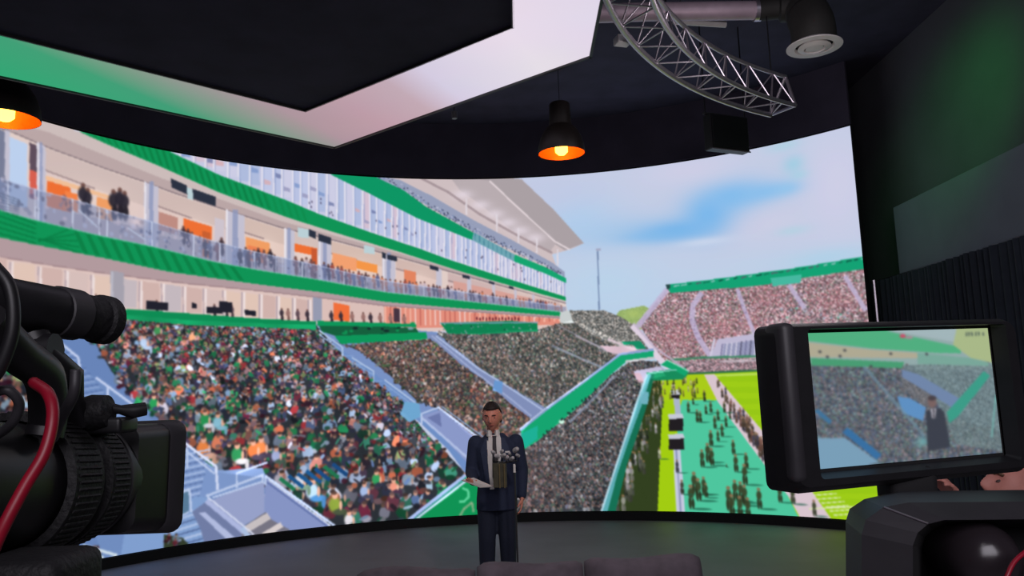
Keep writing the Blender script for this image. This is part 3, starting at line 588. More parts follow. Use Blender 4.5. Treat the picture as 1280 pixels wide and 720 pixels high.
# --- section H and rail I, rail F
H_ = [(656, 560), (672, 550), (720, 510), (765, 468), (790, 450), (822, 452), (832, 470), (812, 474), (800, 500), (785, 545), (768, 592), (752, 642), (640, 648), (640, 580)]
szH = lambda x, y: float(np.clip(3.0 + (y - 460) * .017, 2.6, 6.2))
cv.crowd(H_, szH, pal_h, (50, 54, 60)); cv.soft(665, 600, 40, 40, (90, 60, 60), .22)
cv.line([(712, 528), (740, 500), (768, 470)], 3, (120, 128, 150), .7); cv.poly([(792, 464), (824, 458), (832, 462), (812, 472), (808, 478), (795, 474)], (172, 166, 192)); cv.poly([(792, 466), (800, 466), (806, 478), (798, 478)], (190, 150, 158), .7)
cv.poly([(808, 466), (857, 459), (860, 468), (854, 474), (814, 476)], (24, 140, 92)); cv.poly([(826, 456), (834, 450), (861, 464), (856, 470), (845, 464)], (20, 165, 110)); cv.line([(810, 467), (846, 462)], 1.6, (120, 200, 180)); cv.line([(834, 450), (861, 464)], 1.5, (150, 214, 190))
cv.poly([(808, 468), (818, 468), (811, 500), (798, 540), (784, 580), (768, 645), (749, 645), (766, 592), (782, 545), (797, 498)], (22, 112, 84)); cv.poly([(808, 468), (814, 468), (806, 496), (788, 545), (772, 592), (758, 645), (749, 645), (766, 592), (782, 545), (797, 498)], (92, 170, 178)); cv.line([(809, 468), (797, 500), (782, 546), (767, 592), (751, 642)], 2.5, (160, 196, 210)); cv.poly([(801, 489), (811, 490), (810, 505), (800, 505)], (110, 176, 190))
cv.poly([(651, 539), (685, 512), (735, 475), (775, 444), (817, 437), (817, 446), (783, 452), (765, 467), (720, 511), (672, 551), (654, 562)], GR2); cv.poly([(651, 542), (672, 532), (672, 548), (656, 560)], (30, 176, 150)); cv.line([(650, 538), (685, 510), (735, 473), (775, 443), (817, 437)], 3, (140, 160, 206)); cv.line([(650, 536), (685, 508), (735, 472)], 1.2, (200, 210, 236))
cv.line([(782, 452), (818, 447)], 3, (196, 196, 200)); cv.blob(*screen_uv((702, 527))[0], 4.5, 3.5, (176, 214, 196))
for i in range(26):
    t = random.random(); cv.blob(*screen_uv((672 + t * 95, 551 - t * 84 + random.uniform(-2, 4)))[0], 1.4, 2, (30, 44, 44), .9)
cv.poly([(508, 655), (582, 596), (602, 590), (600, 660), (500, 662)], (16, 146, 84)); cv.line([(508, 652), (582, 594)], 4, (150, 170, 214)); cv.line([(516, 652), (584, 600)], 2.5, (196, 208, 236)); cv.line([(512, 652), (582, 598)], 1, (90, 120, 170))
cv.line([(578, 610), (585, 613), (586, 621), (580, 627), (574, 627)], 3, (90, 206, 150)); cv.line([(572, 650), (580, 636), (590, 628), (592, 640)], 3, (180, 180, 150), .6)
# broad light and dark patches in the printed crowd picture, then the softness of the LED image
lo = rng.uniform(.86, 1.14, (CHH // 26 + 2, CW // 26 + 2)).astype(np.float32)
yy, xx = np.arange(CHH) / 26, np.arange(CW) / 26; y0_, x0_ = yy.astype(int), xx.astype(int); fy, fx = (yy - y0_)[:, None], (xx - x0_)[None]
lo = (lo[y0_][:, x0_] * (1 - fy) + lo[y0_ + 1][:, x0_] * fy) * (1 - fx) + (lo[y0_][:, x0_ + 1] * (1 - fy) + lo[y0_ + 1][:, x0_ + 1] * fy) * fx
mk = np.zeros((CHH, CW), bool)
for pl in (A_, C_, E_, H_):
    r_ = cv.mask(pl); mk[r_[1], r_[2]] |= r_[0]
cv.a[mk] = cv.a[mk] * lo[mk][:, None] * 1.1 + 9
cv.blur(2)

def color_grid(name, W, H, posfn, img, m, parent):
    """grid of (W x H) vertices coloured per vertex"""
    u, v = np.meshgrid((np.arange(W) + .5) / W, (np.arange(H) + .5) / H); u[:, 0] = 0; u[:, -1] = 1; v[0] = 0; v[-1] = 1
    P = posfn(u.ravel(), v.ravel()).astype(np.float32); me = bpy.data.meshes.new(name)
    me.vertices.add(W * H); me.vertices.foreach_set('co', P.ravel())
    i = (np.arange(H - 1)[:, None] * W + np.arange(W - 1)[None]).ravel(); fa = np.stack([i, i + W, i + W + 1, i + 1], 1).astype(np.int32)
    me.loops.add(fa.size); me.loops.foreach_set('vertex_index', fa.ravel()); me.polygons.add(len(fa)); me.polygons.foreach_set('loop_start', np.arange(0, fa.size, 4, dtype=np.int32))
    me.update(calc_edges=True)
    ca = me.color_attributes.new('picture', 'BYTE_COLOR', 'POINT'); c = np.ones((W * H, 4), np.float32); c[:, :3] = np.clip(img.reshape(-1, 3) / 255, 0, 1)
    ca.data.foreach_set('color_srgb', c.ravel()); me.materials.append(m)
    o = bpy.data.objects.new(name, me); COL.objects.link(o)
    if parent: o.parent = parent; o.matrix_parent_inverse = Matrix.Translation(parent.location).inverted()
    return o
def picture_mat(name, k=1.0):
    m = bpy.data.materials.new(name); m.use_nodes = True; nt = m.node_tree; nt.nodes.clear()
    a = nt.nodes.new('ShaderNodeVertexColor'); a.layer_name = 'picture'; e = nt.nodes.new('ShaderNodeEmission'); e.inputs[1].default_value = k
    o = nt.nodes.new('ShaderNodeOutputMaterial'); nt.links.new(a.outputs[0], e.inputs[0]); nt.links.new(e.outputs[0], o.inputs[0]); m.cycles.emission_sampling = 'NONE'; return m

# ================================================================== room shell
def struct(name, bm, m, **k): return obj(name, bm, m, None, kind='structure', **k)
CEIL = 5.6
struct('floor', nbox((-1, 4.5, -.05), (12, 17, .1)), M['floor'])
struct('ceiling', nbox((-1, 4.5, CEIL + .05), (12, 17, .1)), M['ceil'])
struct('wall_back', nbox((-1, 12.3, CEIL / 2), (12, .1, CEIL)), M['wall'])
struct('wall_left', nbox((-6.95, 4.5, CEIL / 2), (.1, 17, CEIL)), M['wall'])
struct('wall_right', nbox((4.66, 4.5, CEIL / 2), (.1, 17, CEIL)), M['wallr'])
struct('wall_front', nbox((-1, -3.95, CEIL / 2), (12, .1, CEIL)), M['wall'])
bm = nbox((4.53, 5.55, 3.31), (.16, 7.1, .78), bev=.01)
struct('trim_1', bm, M['soffit'])
# curtain on the right wall
t = thing('stage_curtain', (4.4, 6, 0), 'dark pleated floor-length curtain hanging below the grey soffit on the right', 'curtain')
bm = bmesh.new(); prev = None; n = 600
for i in range(n):
    y = 2.2 + 8.0 * i / n; x = 4.4 + .042 * math.sin(i * .8 + .9 * math.sin(i * .11)) * (.7 + .3 * math.sin(i * .05)) + .012 * math.sin(i * .23)
    a = bm.verts.new((x, y, .01)); b = bm.verts.new((x * .98 + .0888, y, 2.9)); 
    if prev: bm.faces.new((prev[0], a, b, prev[1]))
    prev = (a, b)
obj('cloth', bm, M['curtain'], t, smooth=2)
obj('rail', ntube([(4.46, 2.2, 2.91), (4.46, 10.2, 2.91)], .02, 8), M['black'], t)
# slim post beside the screen
bm = ntube([(4.285, 9.4, 0), (4.285, 9.4, 2.9)], .022, 8); box(bm, (4.285, 9.4, .01), (.08, .08, .02))
obj('metal_post', bm, M['steel'], None, label='slim pale metal post standing at the right edge of the curved screen', category='post')

# ================================================================== LED wall
led = thing('led_video_wall', (0, 11.1, 0), 'large curved screen showing a packed green-trimmed stadium', 'screen')
def scr_pos(u, v):
    th = TH0 + u * (TH1 - TH0); return np.stack([SCX + SR * np.sin(th), SCY + SR * np.cos(th), Z1 - v * (Z1 - Z0)], 1)
color_grid('display', CW, CHH, scr_pos, cv.a, picture_mat('led_pixels', 1.0), led)
def arcbox(bm, r0, r1, z0, z1, a0=TH0, a1=TH1, n=70):
    prev = None
    for i in range(n + 1):
        th = a0 + (a1 - a0) * i / n; s_, c_ = math.sin(th), math.cos(th)
        q = [bm.verts.new((SCX + r * s_, SCY + r * c_, z)) for r, z in ((r0, z0), (r1, z0), (r1, z1), (r0, z1))]
        if prev:
            for k in range(4): bm.faces.new((prev[k], prev[(k + 1) % 4], q[(k + 1) % 4], q[k]))
        else: bm.faces.new(q[::-1])
        prev = q
    bm.faces.new(prev); return bm
obj('back_frame', arcbox(bmesh.new(), SR + .02, SR + .11, 0, Z1 + .02), M['blackm'], led)
obj('plinth', arcbox(bmesh.new(), SR - .02, SR + .02, 0, Z0 - .01), M['blackm'], led)
# black header drape closing the gap above the screen
bm = arcbox(bmesh.new(), SR + .0, SR + .04, Z1 + .03, CEIL)
obj('header_drape', bm, M['wall'], None, label='black curved drape filling the gap above the curved screen', category='drape')

# ================================================================== hexagonal light ring
zr = 4.2
outer = [(-1.71, 7.67), (.65, 5.72), (.62, 2.4), (-1.3, .9), (-4.2, 2.0), (-4.75, 4.76)]
inner = [(-1.74, 6.67), (.07, 5.21), (.06, 2.75), (-1.4, 1.7), (-3.6, 2.55), (-4.0, 4.4)]
ring = thing('hexagonal_light_ring', (-1.9, 4.3, zr), 'large angular white and green light ring hanging over the set', 'ceiling light')
def ring_mat():
    m = bpy.data.materials.new('light_ring_diffuser'); m.use_nodes = True; nt = m.node_tree; nt.nodes.clear(); N = nt.nodes.new; Lk = nt.links.new
    g = N('ShaderNodeNewGeometry'); d = N('ShaderNodeVectorMath'); d.operation = 'DOT_PRODUCT'; d.inputs[1].default_value = (.93, -.37, 0)
    Lk(g.outputs['Position'], d.inputs[0]); mr = N('ShaderNodeMapRange'); mr.inputs[1].default_value = -5.6; mr.inputs[2].default_value = -1.0
    Lk(d.outputs['Value'], mr.inputs[0]); r = N('ShaderNodeValToRGB'); e = r.color_ramp.elements
    e[0].position = 0; e[0].color = s2l((52, 168, 118)); e[1].position = 1; e[1].color = s2l((222, 212, 234))
    for p, c in ((.13, (66, 160, 120)), (.3, (176, 150, 160)), (.42, (190, 156, 168)), (.54, (196, 170, 182)), (.62, (214, 204, 226)), (.8, (232, 222, 234))):
        x = e.new(p); x.color = s2l(c)
    n = N('ShaderNodeTexNoise'); n.inputs['Scale'].default_value = .9; mx = N('ShaderNodeMix'); mx.data_type = 'RGBA'; mx.blend_type = 'MULTIPLY'; mx.inputs[0].default_value = .12
    Lk(g.outputs['Position'], n.inputs['Vector']); Lk(mr.outputs[0], r.inputs[0]); Lk(r.outputs[0], mx.inputs[6]); Lk(n.outputs['Color'], mx.inputs[7])
    em = N('ShaderNodeEmission'); em.inputs[1].default_value = 1.05; Lk(mx.outputs[2], em.inputs[0]); o = N('ShaderNodeOutputMaterial'); Lk(em.outputs[0], o.inputs[0]); return m
rm = ring_mat()
for i in range(6):
    a, b, c, d = outer[i], outer[(i + 1) % 6], inner[(i + 1) % 6], inner[i]
    bm = bmesh.new(); lo = [bm.verts.new((*p, zr)) for p in (a, b, c, d)]; hi = [bm.verts.new((*p, zr + .012)) for p in (a, b, c, d)]
    bm.faces.new(lo); bm.faces.new(hi[::-1]); [bm.faces.new((lo[k], lo[(k + 1) % 4], hi[(k + 1) % 4], hi[k])) for k in range(4)]
    obj('light_panel', bm, rm, ring)
bm = bmesh.new()
for path, off in ((outer, .012), (inner, -.0)):
    for i in range(6):
        a = Vector((*path[i], 0)); b = Vector((*path[(i + 1) % 6], 0)); d = (b - a); nn = Vector((d.y, -d.x, 0)).normalized() * (-off)
        ang = math.atan2(d.y, d.x); mid = (a + b) / 2
        box(bm, (mid.x, mid.y, zr + (.035 if path is outer else .03)), (d.length + .02, .02, .1 if path is outer else .06), Matrix.Rotation(ang, 3, 'Z'))
bmf = bm
obj('frame', bmf, M['black'], ring)
bm = bmesh.new(); lo = [bm.verts.new((*p, zr + .075)) for p in outer]; li = [bm.verts.new((*p, zr + .075)) for p in inner]
for i in range(6): bm.faces.new((lo[i], lo[(i + 1) % 6], li[(i + 1) % 6], li[i]))
obj('top_cover', bm, M['blackm'], ring)
for x, y in outer: obj('hanging_cable', ntube([(x * .97 - .05, y * .97 + .12, zr + .07), (x * .97 - .05, y * .97 + .12, CEIL)], .004, 5), M['black'], ring)
# black canopy panel inside the ring
bm = bmesh.new(); a = [bm.verts.new((x, y, zr + .02)) for x, y in inner]; b = [bm.verts.new((x, y, zr + .05)) for x, y in inner]
bm.faces.new(a); bm.faces.new(b[::-1]); [bm.faces.new((a[k], a[(k + 1) % 6], b[(k + 1) % 6], b[k])) for k in range(6)]
cp = obj('canopy_panel', bm, M['ceil'], None, label='black fabric panel filling the middle of the light ring', category='panel')
obj('hanging_cable', ntube([(-1.9, 4.3, zr + .28), (-1.9, 4.3, CEIL)], .004, 5), M['black'], cp)

# ================================================================== pendant lamps
def pendant(c, r, label):
    t = thing('pendant_lamp', c, label, 'lamp', 'orange-lit pendant lamps'); x, y, z = c; k = r / .135
    o_ = [(r, 0), (r * 1.0, .012 * k), (r * .97, .05 * k), (r * .86, .10 * k), (r * .66, .145 * k), (r * .5, .165 * k)]; i_ = [(a - .004, h) for a, h in o_]
    obj('shade', lathe(bmesh.new(), o_ + [(.03, .166 * k)], c), M['lamp'], t, smooth=1)
    obj('shade_lining', lathe(bmesh.new(), [(a, h + .001) for a, h in i_] + [(.0, .16 * k)], c), M['copper'], t, smooth=1)
    obj('neck', lathe(bmesh.new(), [(0, .16 * k), (r * .5, .165 * k), (r * .47, .2 * k), (r * .45, .29 * k), (r * .4, .3 * k), (0, .3 * k)], c), M['lamp'], t, smooth=1)
    obj('bulb', lathe(bmesh.new(), [(0, -.012 * k), (.02 * k, -.006 * k), (.036 * k, .01 * k), (.036 * k, .12 * k), (.014 * k, .15 * k), (0, .15 * k)], c), M['bulb'], t, smooth=1)
    obj('cord', ntube([(x, y, z + .3 * k), (x, y, CEIL)], .003, 6), M['blackm'], t)
    l = light('pendant_glow', 'POINT', (x, y, z + .05), (x, y, 0), 2.6 * k * k, (1, .42, .08), .034 * k); return t
p1 = at(702, 192, 6.6); pendant(p1, .2, 'black dome pendant lamp glowing orange above the screen centre')
p2 = at(6, 149, 6.3); pendant(p2, .262, 'black dome pendant lamp glowing orange, cut off by the left frame edge')

# ================================================================== curved truss
tc = (4.7, 3.6); RO, RI, RT = 4.22, 3.94, 4.02; zt = 4.2; A0, A1 = math.radians(122), math.radians(222)
tr = thing('curved_truss', (1.2, 6, zt), 'curved silver lattice lighting truss under the ceiling', 'truss')
def tp(r, a, z): return Vector((tc[0] + r * math.cos(a), tc[1] + r * math.sin(a), z))
for r, z, rad in ((RO, zt, .024), (RI, zt, .02), (RT, zt + .3, .018)):
    obj('chord', ntube([tp(r, A0 + (A1 - A0) * i / 60, z) for i in range(61)], rad, 10), M['steel'], tr, smooth=1)
nb = 20
for i in range(nb):
    a, b = A0 + (A1 - A0) * i / nb, A0 + (A1 - A0) * (i + 1) / nb; m_ = (a + b) / 2
    for p, q in ((tp(RO, a, zt), tp(RI, m_, zt)), (tp(RI, m_, zt), tp(RO, b, zt)), (tp(RO, a, zt), tp(RT, m_, zt + .3)), (tp(RT, m_, zt + .3), tp(RO, b, zt)), (tp(RI, a, zt), tp(RT, m_, zt + .3)), (tp(RT, m_, zt + .3), tp(RI, b, zt))):
        obj('brace', ntube([p, q], .0065, 6), M['steel'], tr)
for a in (A0 + .05, A0 + .62, A0 + 1.2): obj('hanging_cable', ntube([tp(RT, a, zt + .3), tp(RT, a, CEIL)], .006, 6), M['black'], tr)
obj('end_frame', tube(tube(tube(bmesh.new(), [tp(RO, A0, zt), tp(RI, A0, zt)], .015, 6), [tp(RI, A0, zt), tp(RT, A0, zt + .3)], .015, 6), [tp(RT, A0, zt + .3), tp(RO, A0, zt)], .015, 6), M['steel'], tr)
c = atz(778, 51, zt + .02); s_ = thing('sensor_box', c, 'small white box clamped to the outer side of the curved truss', 'sensor')
obj('housing', nbox(c, (.11, .09, .06), Matrix.Rotation(.3, 3, 'Z'), .008), M['white'], s_)
q = min((tp(RO, A0 + (A1 - A0) * i / 200, zt) for i in range(201)), key=lambda p: (p - c).length); obj('clamp', ntube([c, q], .012, 6), M['black'], s_)
c = atz(568, 143, 4.9); s_ = thing('ceiling_sensor', c, 'tiny grey sensor hanging on a rod from the ceiling between ring and screen', 'sensor')
obj('housing', lathe(bmesh.new(), [(0, -.05), (.03, -.05), (.035, .03), (0, .04)], c, n=14), M['grey'], s_, smooth=1); obj('rod', ntube([c, (c.x, c.y, CEIL)], .006, 6), M['black'], s_)

# ================================================================== duct, diffuser, batten, hung loudspeaker
du = thing('ventilation_duct', (2, 6.95, 5.1), 'round grey air duct running under the ceiling, turning down at the diffuser', 'duct')
obj('pipe', ntube([(-.2, 6.9, 5.12), (1.3, 6.9, 5.12), (2.35, 6.95, 5.12)], .085, 20), M['duct'], du, smooth=1)
dc = atz(1018, 59, 4.62)
obj('elbow', tube(bmesh.new(), curve_pts([(2.35, 6.95, 5.12), (2.55, 6.92, 5.12), (dc.x - .03, 6.85, 5.08), (dc.x, dc.y + .08, 4.95), (dc.x, dc.y, 4.8), (dc.x, dc.y, 4.66)]), [.1] * 8 + [.13] * 8 + [.17] * 8 + [.19] * 8 + [.19] * 9, 20), M['ductd'], du, smooth=1)
obj('collar', lathe(bmesh.new(), [(.085, -.03), (.1, -.03), (.1, .03), (.085, .03)], (2.34, 6.95, 5.12), (1, 0, 0), 20), M['steel'], du, smooth=1)
for x in (.4, 1.5, 2.2): obj('hanger', ntube([(x, 6.92, 5.18), (x, 6.92, CEIL)], .008, 6), M['black'], du)
df = thing('air_diffuser', dc, 'round white air diffuser with concentric rings on the end of the duct', 'vent')
obj('outer_ring', lathe(bmesh.new(), [(.16, .03), (.19, .035), (.235, .008), (.235, 0), (.165, -.004), (.155, .02), (.16, .03)], dc, n=40), M['white'], df, smooth=1)
obj('middle_ring', lathe(bmesh.new(), [(.085, .01), (.13, .012), (.14, -.006), (.09, -.02), (.085, .01)], dc, n=40), M['white'], df, smooth=1)
obj('centre_disc', lathe(bmesh.new(), [(0, .012), (.07, .005), (.075, -.012), (0, -.022)], dc, n=32), M['white'], df, smooth=1)
obj('throat', lathe(bmesh.new(), [(0, .06), (.16, .06), (.16, .03)], dc, n=32), M['blackm'], df)
a, b = atz(842, 27, 5.2), atz(907, 31, 5.2); bt = thing('tube_light_batten', (a + b) / 2, 'unlit pale tube light batten hanging beneath the ventilation duct', 'light')
d = b - a; R_ = Matrix.Rotation(math.atan2(d.y, d.x), 3, 'Z'); obj('housing', nbox((a + b) / 2 + Vector((0, 0, .03)), (d.length, .07, .03), R_), M['grey'], bt); obj('tube', ntube([a, b], .028, 10), M['white'], bt, smooth=1)
for p in (a + d * .15, a + d * .85): obj('hanger', ntube([p + Vector((0, 0, .04)), (p.x, p.y, CEIL)], .005, 5), M['black'], bt)
s0 = at(908, 168, 8.2); sp = thing('hanging_loudspeaker', s0, 'dark box loudspeaker hanging in front of the screen top edge', 'loudspeaker')
R_ = Matrix.Rotation(math.radians(24), 3, 'Z'); obj('cabinet', nbox(s0, (.5, .12, .38), R_, .012), M['black'], sp); obj('grille', nbox(s0 + R_ @ Vector((0, -.064, 0)), (.46, .012, .34), R_, .004), M['black'], sp)
obj('lit_lower_edge', nbox(s0 + R_ @ Vector((0, -.066, -.192)), (.5, .01, .012), R_), M['grey'], sp)  # pale strip standing in for light caught along the cabinet's lower edge
obj('bracket', nbox(s0 + R_ @ Vector((0, 0, .2)), (.56, .04, .02), R_), M['dgrey'], sp)
for sx in (-.26, .26): p = s0 + R_ @ Vector((sx, 0, .2)); obj('hanging_rod', ntube([p, (p.x, p.y, CEIL)], .008, 6), M['black'], sp)

# ================================================================== sofa (seen from behind)
sf = thing('sofa', (.05, 4.1, 0), 'charcoal upholstered three-seat sofa seen from behind, facing the presenter', 'sofa')
xs_ = [(-.86, -.245), (-.235, .315), (.325, .925)]
obj('base', nbox((.03, 4.55, .24), (1.9, .85, .22), bev=.03), M['sofa'], sf, smooth=1)
for i, (a, b) in enumerate(xs_):
    bm = bmesh.new(); n1, n2 = 16, 20; hh = (.012, .02, .03)[i]; rings = []
    for k in range(n1 + 1):
        t_ = k / n1; x = a + (b - a) * t_; e = min(1, min(t_, 1 - t_) * 9 + .35) ** .5 if 0 < k < n1 else .5
        top = .805 + hh + .012 * math.sin(t_ * PI * 2.0 + i) + .012 * math.sin(t_ * PI); 
        rr = []
        for q in range(n2):
            an = 2 * PI * q / n2; cx, sz = math.cos(an), math.sin(an); rr.append(Vector((x, 4.3 + .1 * e * math.copysign(abs(cx) ** .7, cx) + (.03 * sz), .33 + (top - .33) * (.5 + .5 * (1 - (1 - e) * .12) * math.copysign(abs(sz) ** .45, sz)))))
        rings.append(rr)
    obj('back_cushion', loft(bm, rings), M['sofa'], sf, smooth=2)
    obj('seat_cushion', nbox(((a + b) / 2, 4.66, .42), (b - a - .01, .6, .16), bev=.04), M['sofa'], sf, smooth=1)
for x in (-.93, .99): obj('armrest', nbox((x, 4.58, .4), (.12, .8, .4), bev=.045), M['sofa'], sf, smooth=1)
for x in (-.85, .92):
    for y in (4.25, 4.9): obj('leg', ntube([(x, y, 0), (x, y, .14)], [.018, .026], 10), M['black'], sf)

# ================================================================== people
def hand(bm, wrist, d, palm_n, curl=.5, L=.085, side=1):
    """palm + five bent fingers; d = direction of fingers, palm_n = palm normal"""
    d = Vector(d).normalized(); nrm = Vector(palm_n); nrm = (nrm - d * nrm.dot(d)).normalized(); s = d.cross(nrm).normalized() * side; wr = Vector(wrist)
    for k in (-1.5, -.5, .5, 1.5): capsule(bm, wr + s * k * .012, wr + d * L + s * k * .019, .014, .012, 8)
    for k, ln in ((-1.5, .068), (-.5, .078), (.5, .072), (1.5, .055)):
        p = wr + d * L + s * k * .0205; a = p; dd = d.copy()
        for j, f in enumerate((.45, .32, .23)):
            ang = curl * (.5 + .5 * j); dd = (dd * math.cos(ang) + nrm * math.sin(ang)).normalized(); b = a + dd * ln * f; capsule(bm, a, b, .0088 - .0006 * j, .0082 - .0006 * j, 8); a = b
    p = wr + d * .02 - s * .024; q = p + (d * .7 - s * .5 + nrm * .35).normalized() * .042; capsule(bm, p, q, .013, .0105, 8); capsule(bm, q, q + (d * .85 + nrm * .5).normalized() * .034, .0100, .0085, 8)
def head(bm, c, R, k=1.0):
    """head facing -Y in its own frame, rotated by R; returns helper placing face points"""
    n, m_ = 28, 20; rows = []
    for i in range(1, m_):
        v = PI * i / m_; row = []
        for j in range(n):
            u = 2 * PI * j / n; x = math.sin(v) * math.sin(u); y = -math.sin(v) * math.cos(u); z = math.cos(v)
            wx, wy, wz = .076, .097, .118
            if z < 0: wx *= 1 - .32 * z * z - .12 * abs(z); wy *= (1 - .30 * z * z) if y > 0 else (1 - .12 * z * z)
            p = Vector((x * wx, y * wy, z * wz))
            if y < 0:
                f = max(0, -y)
                p.y -= .030 * math.exp(-((p.x / .011) ** 2) - ((p.z + .018) / .018) ** 2) * f + .018 * math.exp(-((p.x / .009) ** 2) - ((p.z - .008) / .02) ** 2) * f
                p.y += .010 * math.exp(-(((abs(p.x) - .030) / .014) ** 2) - ((p.z - .012) / .011) ** 2)
                p.y -= .006 * math.exp(-((p.x / .05) ** 2) - ((p.z - .034) / .01) ** 2) + .006 * math.exp(-((p.x / .02) ** 2) - ((p.z + .052) / .008) ** 2) + .010 * math.exp(-((p.x / .02) ** 2) - ((p.z + .095) / .016) ** 2)
            row.append(bm.verts.new(Vector(c) + R @ (p * k)))
        rows.append(row)
    t_ = bm.verts.new(Vector(c) + R @ Vector((0, 0, .118 * k))); b_ = bm.verts.new(Vector(c) + R @ Vector((0, 0, -.115 * k)))
    for j in range(n):
        bm.faces.new((t_, rows[0][j], rows[0][(j + 1) % n])); bm.faces.new((b_, rows[-1][(j + 1) % n], rows[-1][j]))
        for i in range(len(rows) - 1): bm.faces.new((rows[i][j], rows[i + 1][j], rows[i + 1][(j + 1) % n], rows[i][(j + 1) % n]))
    for s in (-1, 1): sphere(bm, Vector(c) + R @ Vector((s * .078 * k, .008, -.004)), .03 * k, (.28, .6, 1), R, 10)
    return lambda x, y, z: Vector(c) + R @ (Vector((x, y, z)) * k)
def hair(c, R, k, line, side=-.03, thick=.010):
    bm = bmesh.new(); n, m_ = 30, 20; V = {}
    for i in range(0, m_ + 1):
        v = PI * i / m_
        for j in range(n):
            u = 2 * PI * j / n; x = math.sin(v) * math.sin(u); y = -math.sin(v) * math.cos(u); z = math.cos(v)
            g = 1 + thick / .1 + (.02 * math.sin(j * 2.3) * math.sin(i * 1.7)); lim = line if y < -.35 else (line + (side - line) * min(1, (y + .35) / .5) if y < .2 else -.055 - .01)
            p = Vector((x * .076 * g, y * .097 * g, z * .118 * g)); V[i, j] = (p, p.z > lim)
    vm = {}
    def gv(i, j):
        if (i, j) not in vm: vm[i, j] = bm.verts.new(Vector(c) + R @ (V[i, j][0] * k))
        return vm[i, j]
    for i in range(m_):
        for j in range(n):
            q = [(i, j), (i + 1, j), (i + 1, (j + 1) % n), (i, (j + 1) % n)]
            if all(V[a][1] for a in q): bm.faces.new([gv(*a) for a in q])
    bmesh.ops.remove_doubles(bm, verts=bm.verts[:], dist=1e-5); bmesh.ops.recalc_face_normals(bm, faces=bm.faces[:]); bmesh.ops.solidify(bm, geom=bm.faces[:], thickness=thick * 1.3 * k); return bm
def face_bits(fp, t, bm_skip=None, brow=None):
    for s in (-1, 1):
        obj('eye', sphere(bmesh.new(), fp(s * .030, -.080, .010), .011, (1.2, .5, .55), None, 8), M['eye'], t)
        obj('eyebrow', ntube([fp(s * .016, -.0945, .030), fp(s * .030, -.0925, .035), fp(s * .046, -.082, .031)], .0042, 6), brow or M['hair'], t)
    obj('mouth', ntube([fp(-.024, -.082, -.052), fp(-.01, -.091, -.051), fp(.01, -.091, -.051), fp(.024, -.082, -.052)], [.002, .0046, .0046, .002], 8), M['lip'], t)

# ---- presenter
PY = 7.3
def P(px, py, dy=0): return at(px, py, PY + dy)
pr = thing('person', (P(620, 700).x, PY, 0), 'man in dark navy suit and tie standing with papers before the screen, head bowed', 'person')
hc = P(615, 521, -.03); cx = P(619, 560).x
neck = Vector((cx - .015, PY + .03, 1.40)); hipz = .86
Rh = Matrix.Rotation(math.radians(-8), 3, 'Z') @ Matrix.Rotation(math.radians(12), 3, 'X')
shL = Vector((cx - .175, PY + .03, 1.285)); shR = Vector((cx + .185, PY + .03, 1.285))
elL = P(588, 590, -.02); elL = Vector((elL.x + .005, PY + .02, 1.03)); wrL = P(592, 603, -.24); wrL.y = PY - .22
elR = Vector((cx + .235, PY + .04, 1.03)); wrR = Vector((cx + .225, PY - .04, .80))
fl = Vector((cx - .105, PY, 0)); fr = Vector((cx + .085, PY, 0))
bm = bmesh.new(); fp = head(bm, hc, Rh, 1.08)
capsule(bm, neck, hc + Vector((0, .02, -.05)), .055, .052)
loft(bm, [ell((cx, PY + .02, z), rx, ry) for z, rx, ry in ((.80, .15, .10), (.9, .155, .105), (1.02, .14, .10), (1.2, .15, .10), (1.27, .13, .085), (1.33, .075, .06))])
for a, b, c_ in ((shL, elL, wrL), (shR, elR, wrR)): capsule(bm, a, b, .048, .042); capsule(bm, b, c_, .042, .027)
hand(bm, wrL, (-.25, -.75, .05), (.3, 0, 1), .55, .07, 1); hand(bm, wrR, (-.1, -.2, -1), (-1, 0, 0), .35, .075, 1)
for hx, ft in ((-.085, fl), (.085, fr)):
    kn = Vector(((cx + hx + ft.x) / 2, PY - .01, .46)); capsule(bm, (cx + hx, PY + .02, .82), kn, .08, .055); capsule(bm, kn, (ft.x, PY + .02, .09), .055, .04); capsule(bm, (ft.x, PY + .03, .05), (ft.x + .02 * (1 if hx > 0 else -1), PY - .12, .035), .04, .03)
obj('body', fused(bm, .0065, 3), M['skin'], pr, smooth=2)
obj('hair', hair(hc, Rh, 1.08, .074, .02), M['hair'], pr, smooth=2); face_bits(fp, pr)
bm = bmesh.new()
TR = [(.70, .185, .135), (.80, .182, .135), (.92, .168, .128), (1.04, .160, .125), (1.16, .178, .13), (1.25, .186, .12), (1.32, .125, .095), (1.37, .08, .07)]
loft(bm, [ell((cx, PY + .02, z), rx, ry) for z, rx, ry in TR])
for a, b, c_ in ((shL, elL, wrL), (shR, elR, wrR)): capsule(bm, a, b, .072, .056); capsule(bm, b, b + (c_ - b) * .9, .056, .042)
obj('jacket', fused(bm, .011, 4), M['navy'], pr, smooth=2)
bm = bmesh.new()
loft(bm, [ell((cx, PY + .02, z), rx, ry) for z, rx, ry in ((.74, .165, .115), (.9, .165, .115), (.98, .15, .11))])
for hx, ft in ((-.085, fl), (.085, fr)):
    kn = Vector(((cx + hx + ft.x) / 2, PY - .01, .46)); capsule(bm, (cx + hx, PY + .02, .80), kn, .098, .078); capsule(bm, kn, (ft.x, PY + .02, .14), .078, .066); capsule(bm, (ft.x, PY + .02, .14), (ft.x, PY + .02, .10), .066, .07)
obj('trousers', fused(bm, .011, 4), M['trouser'], pr, smooth=2)
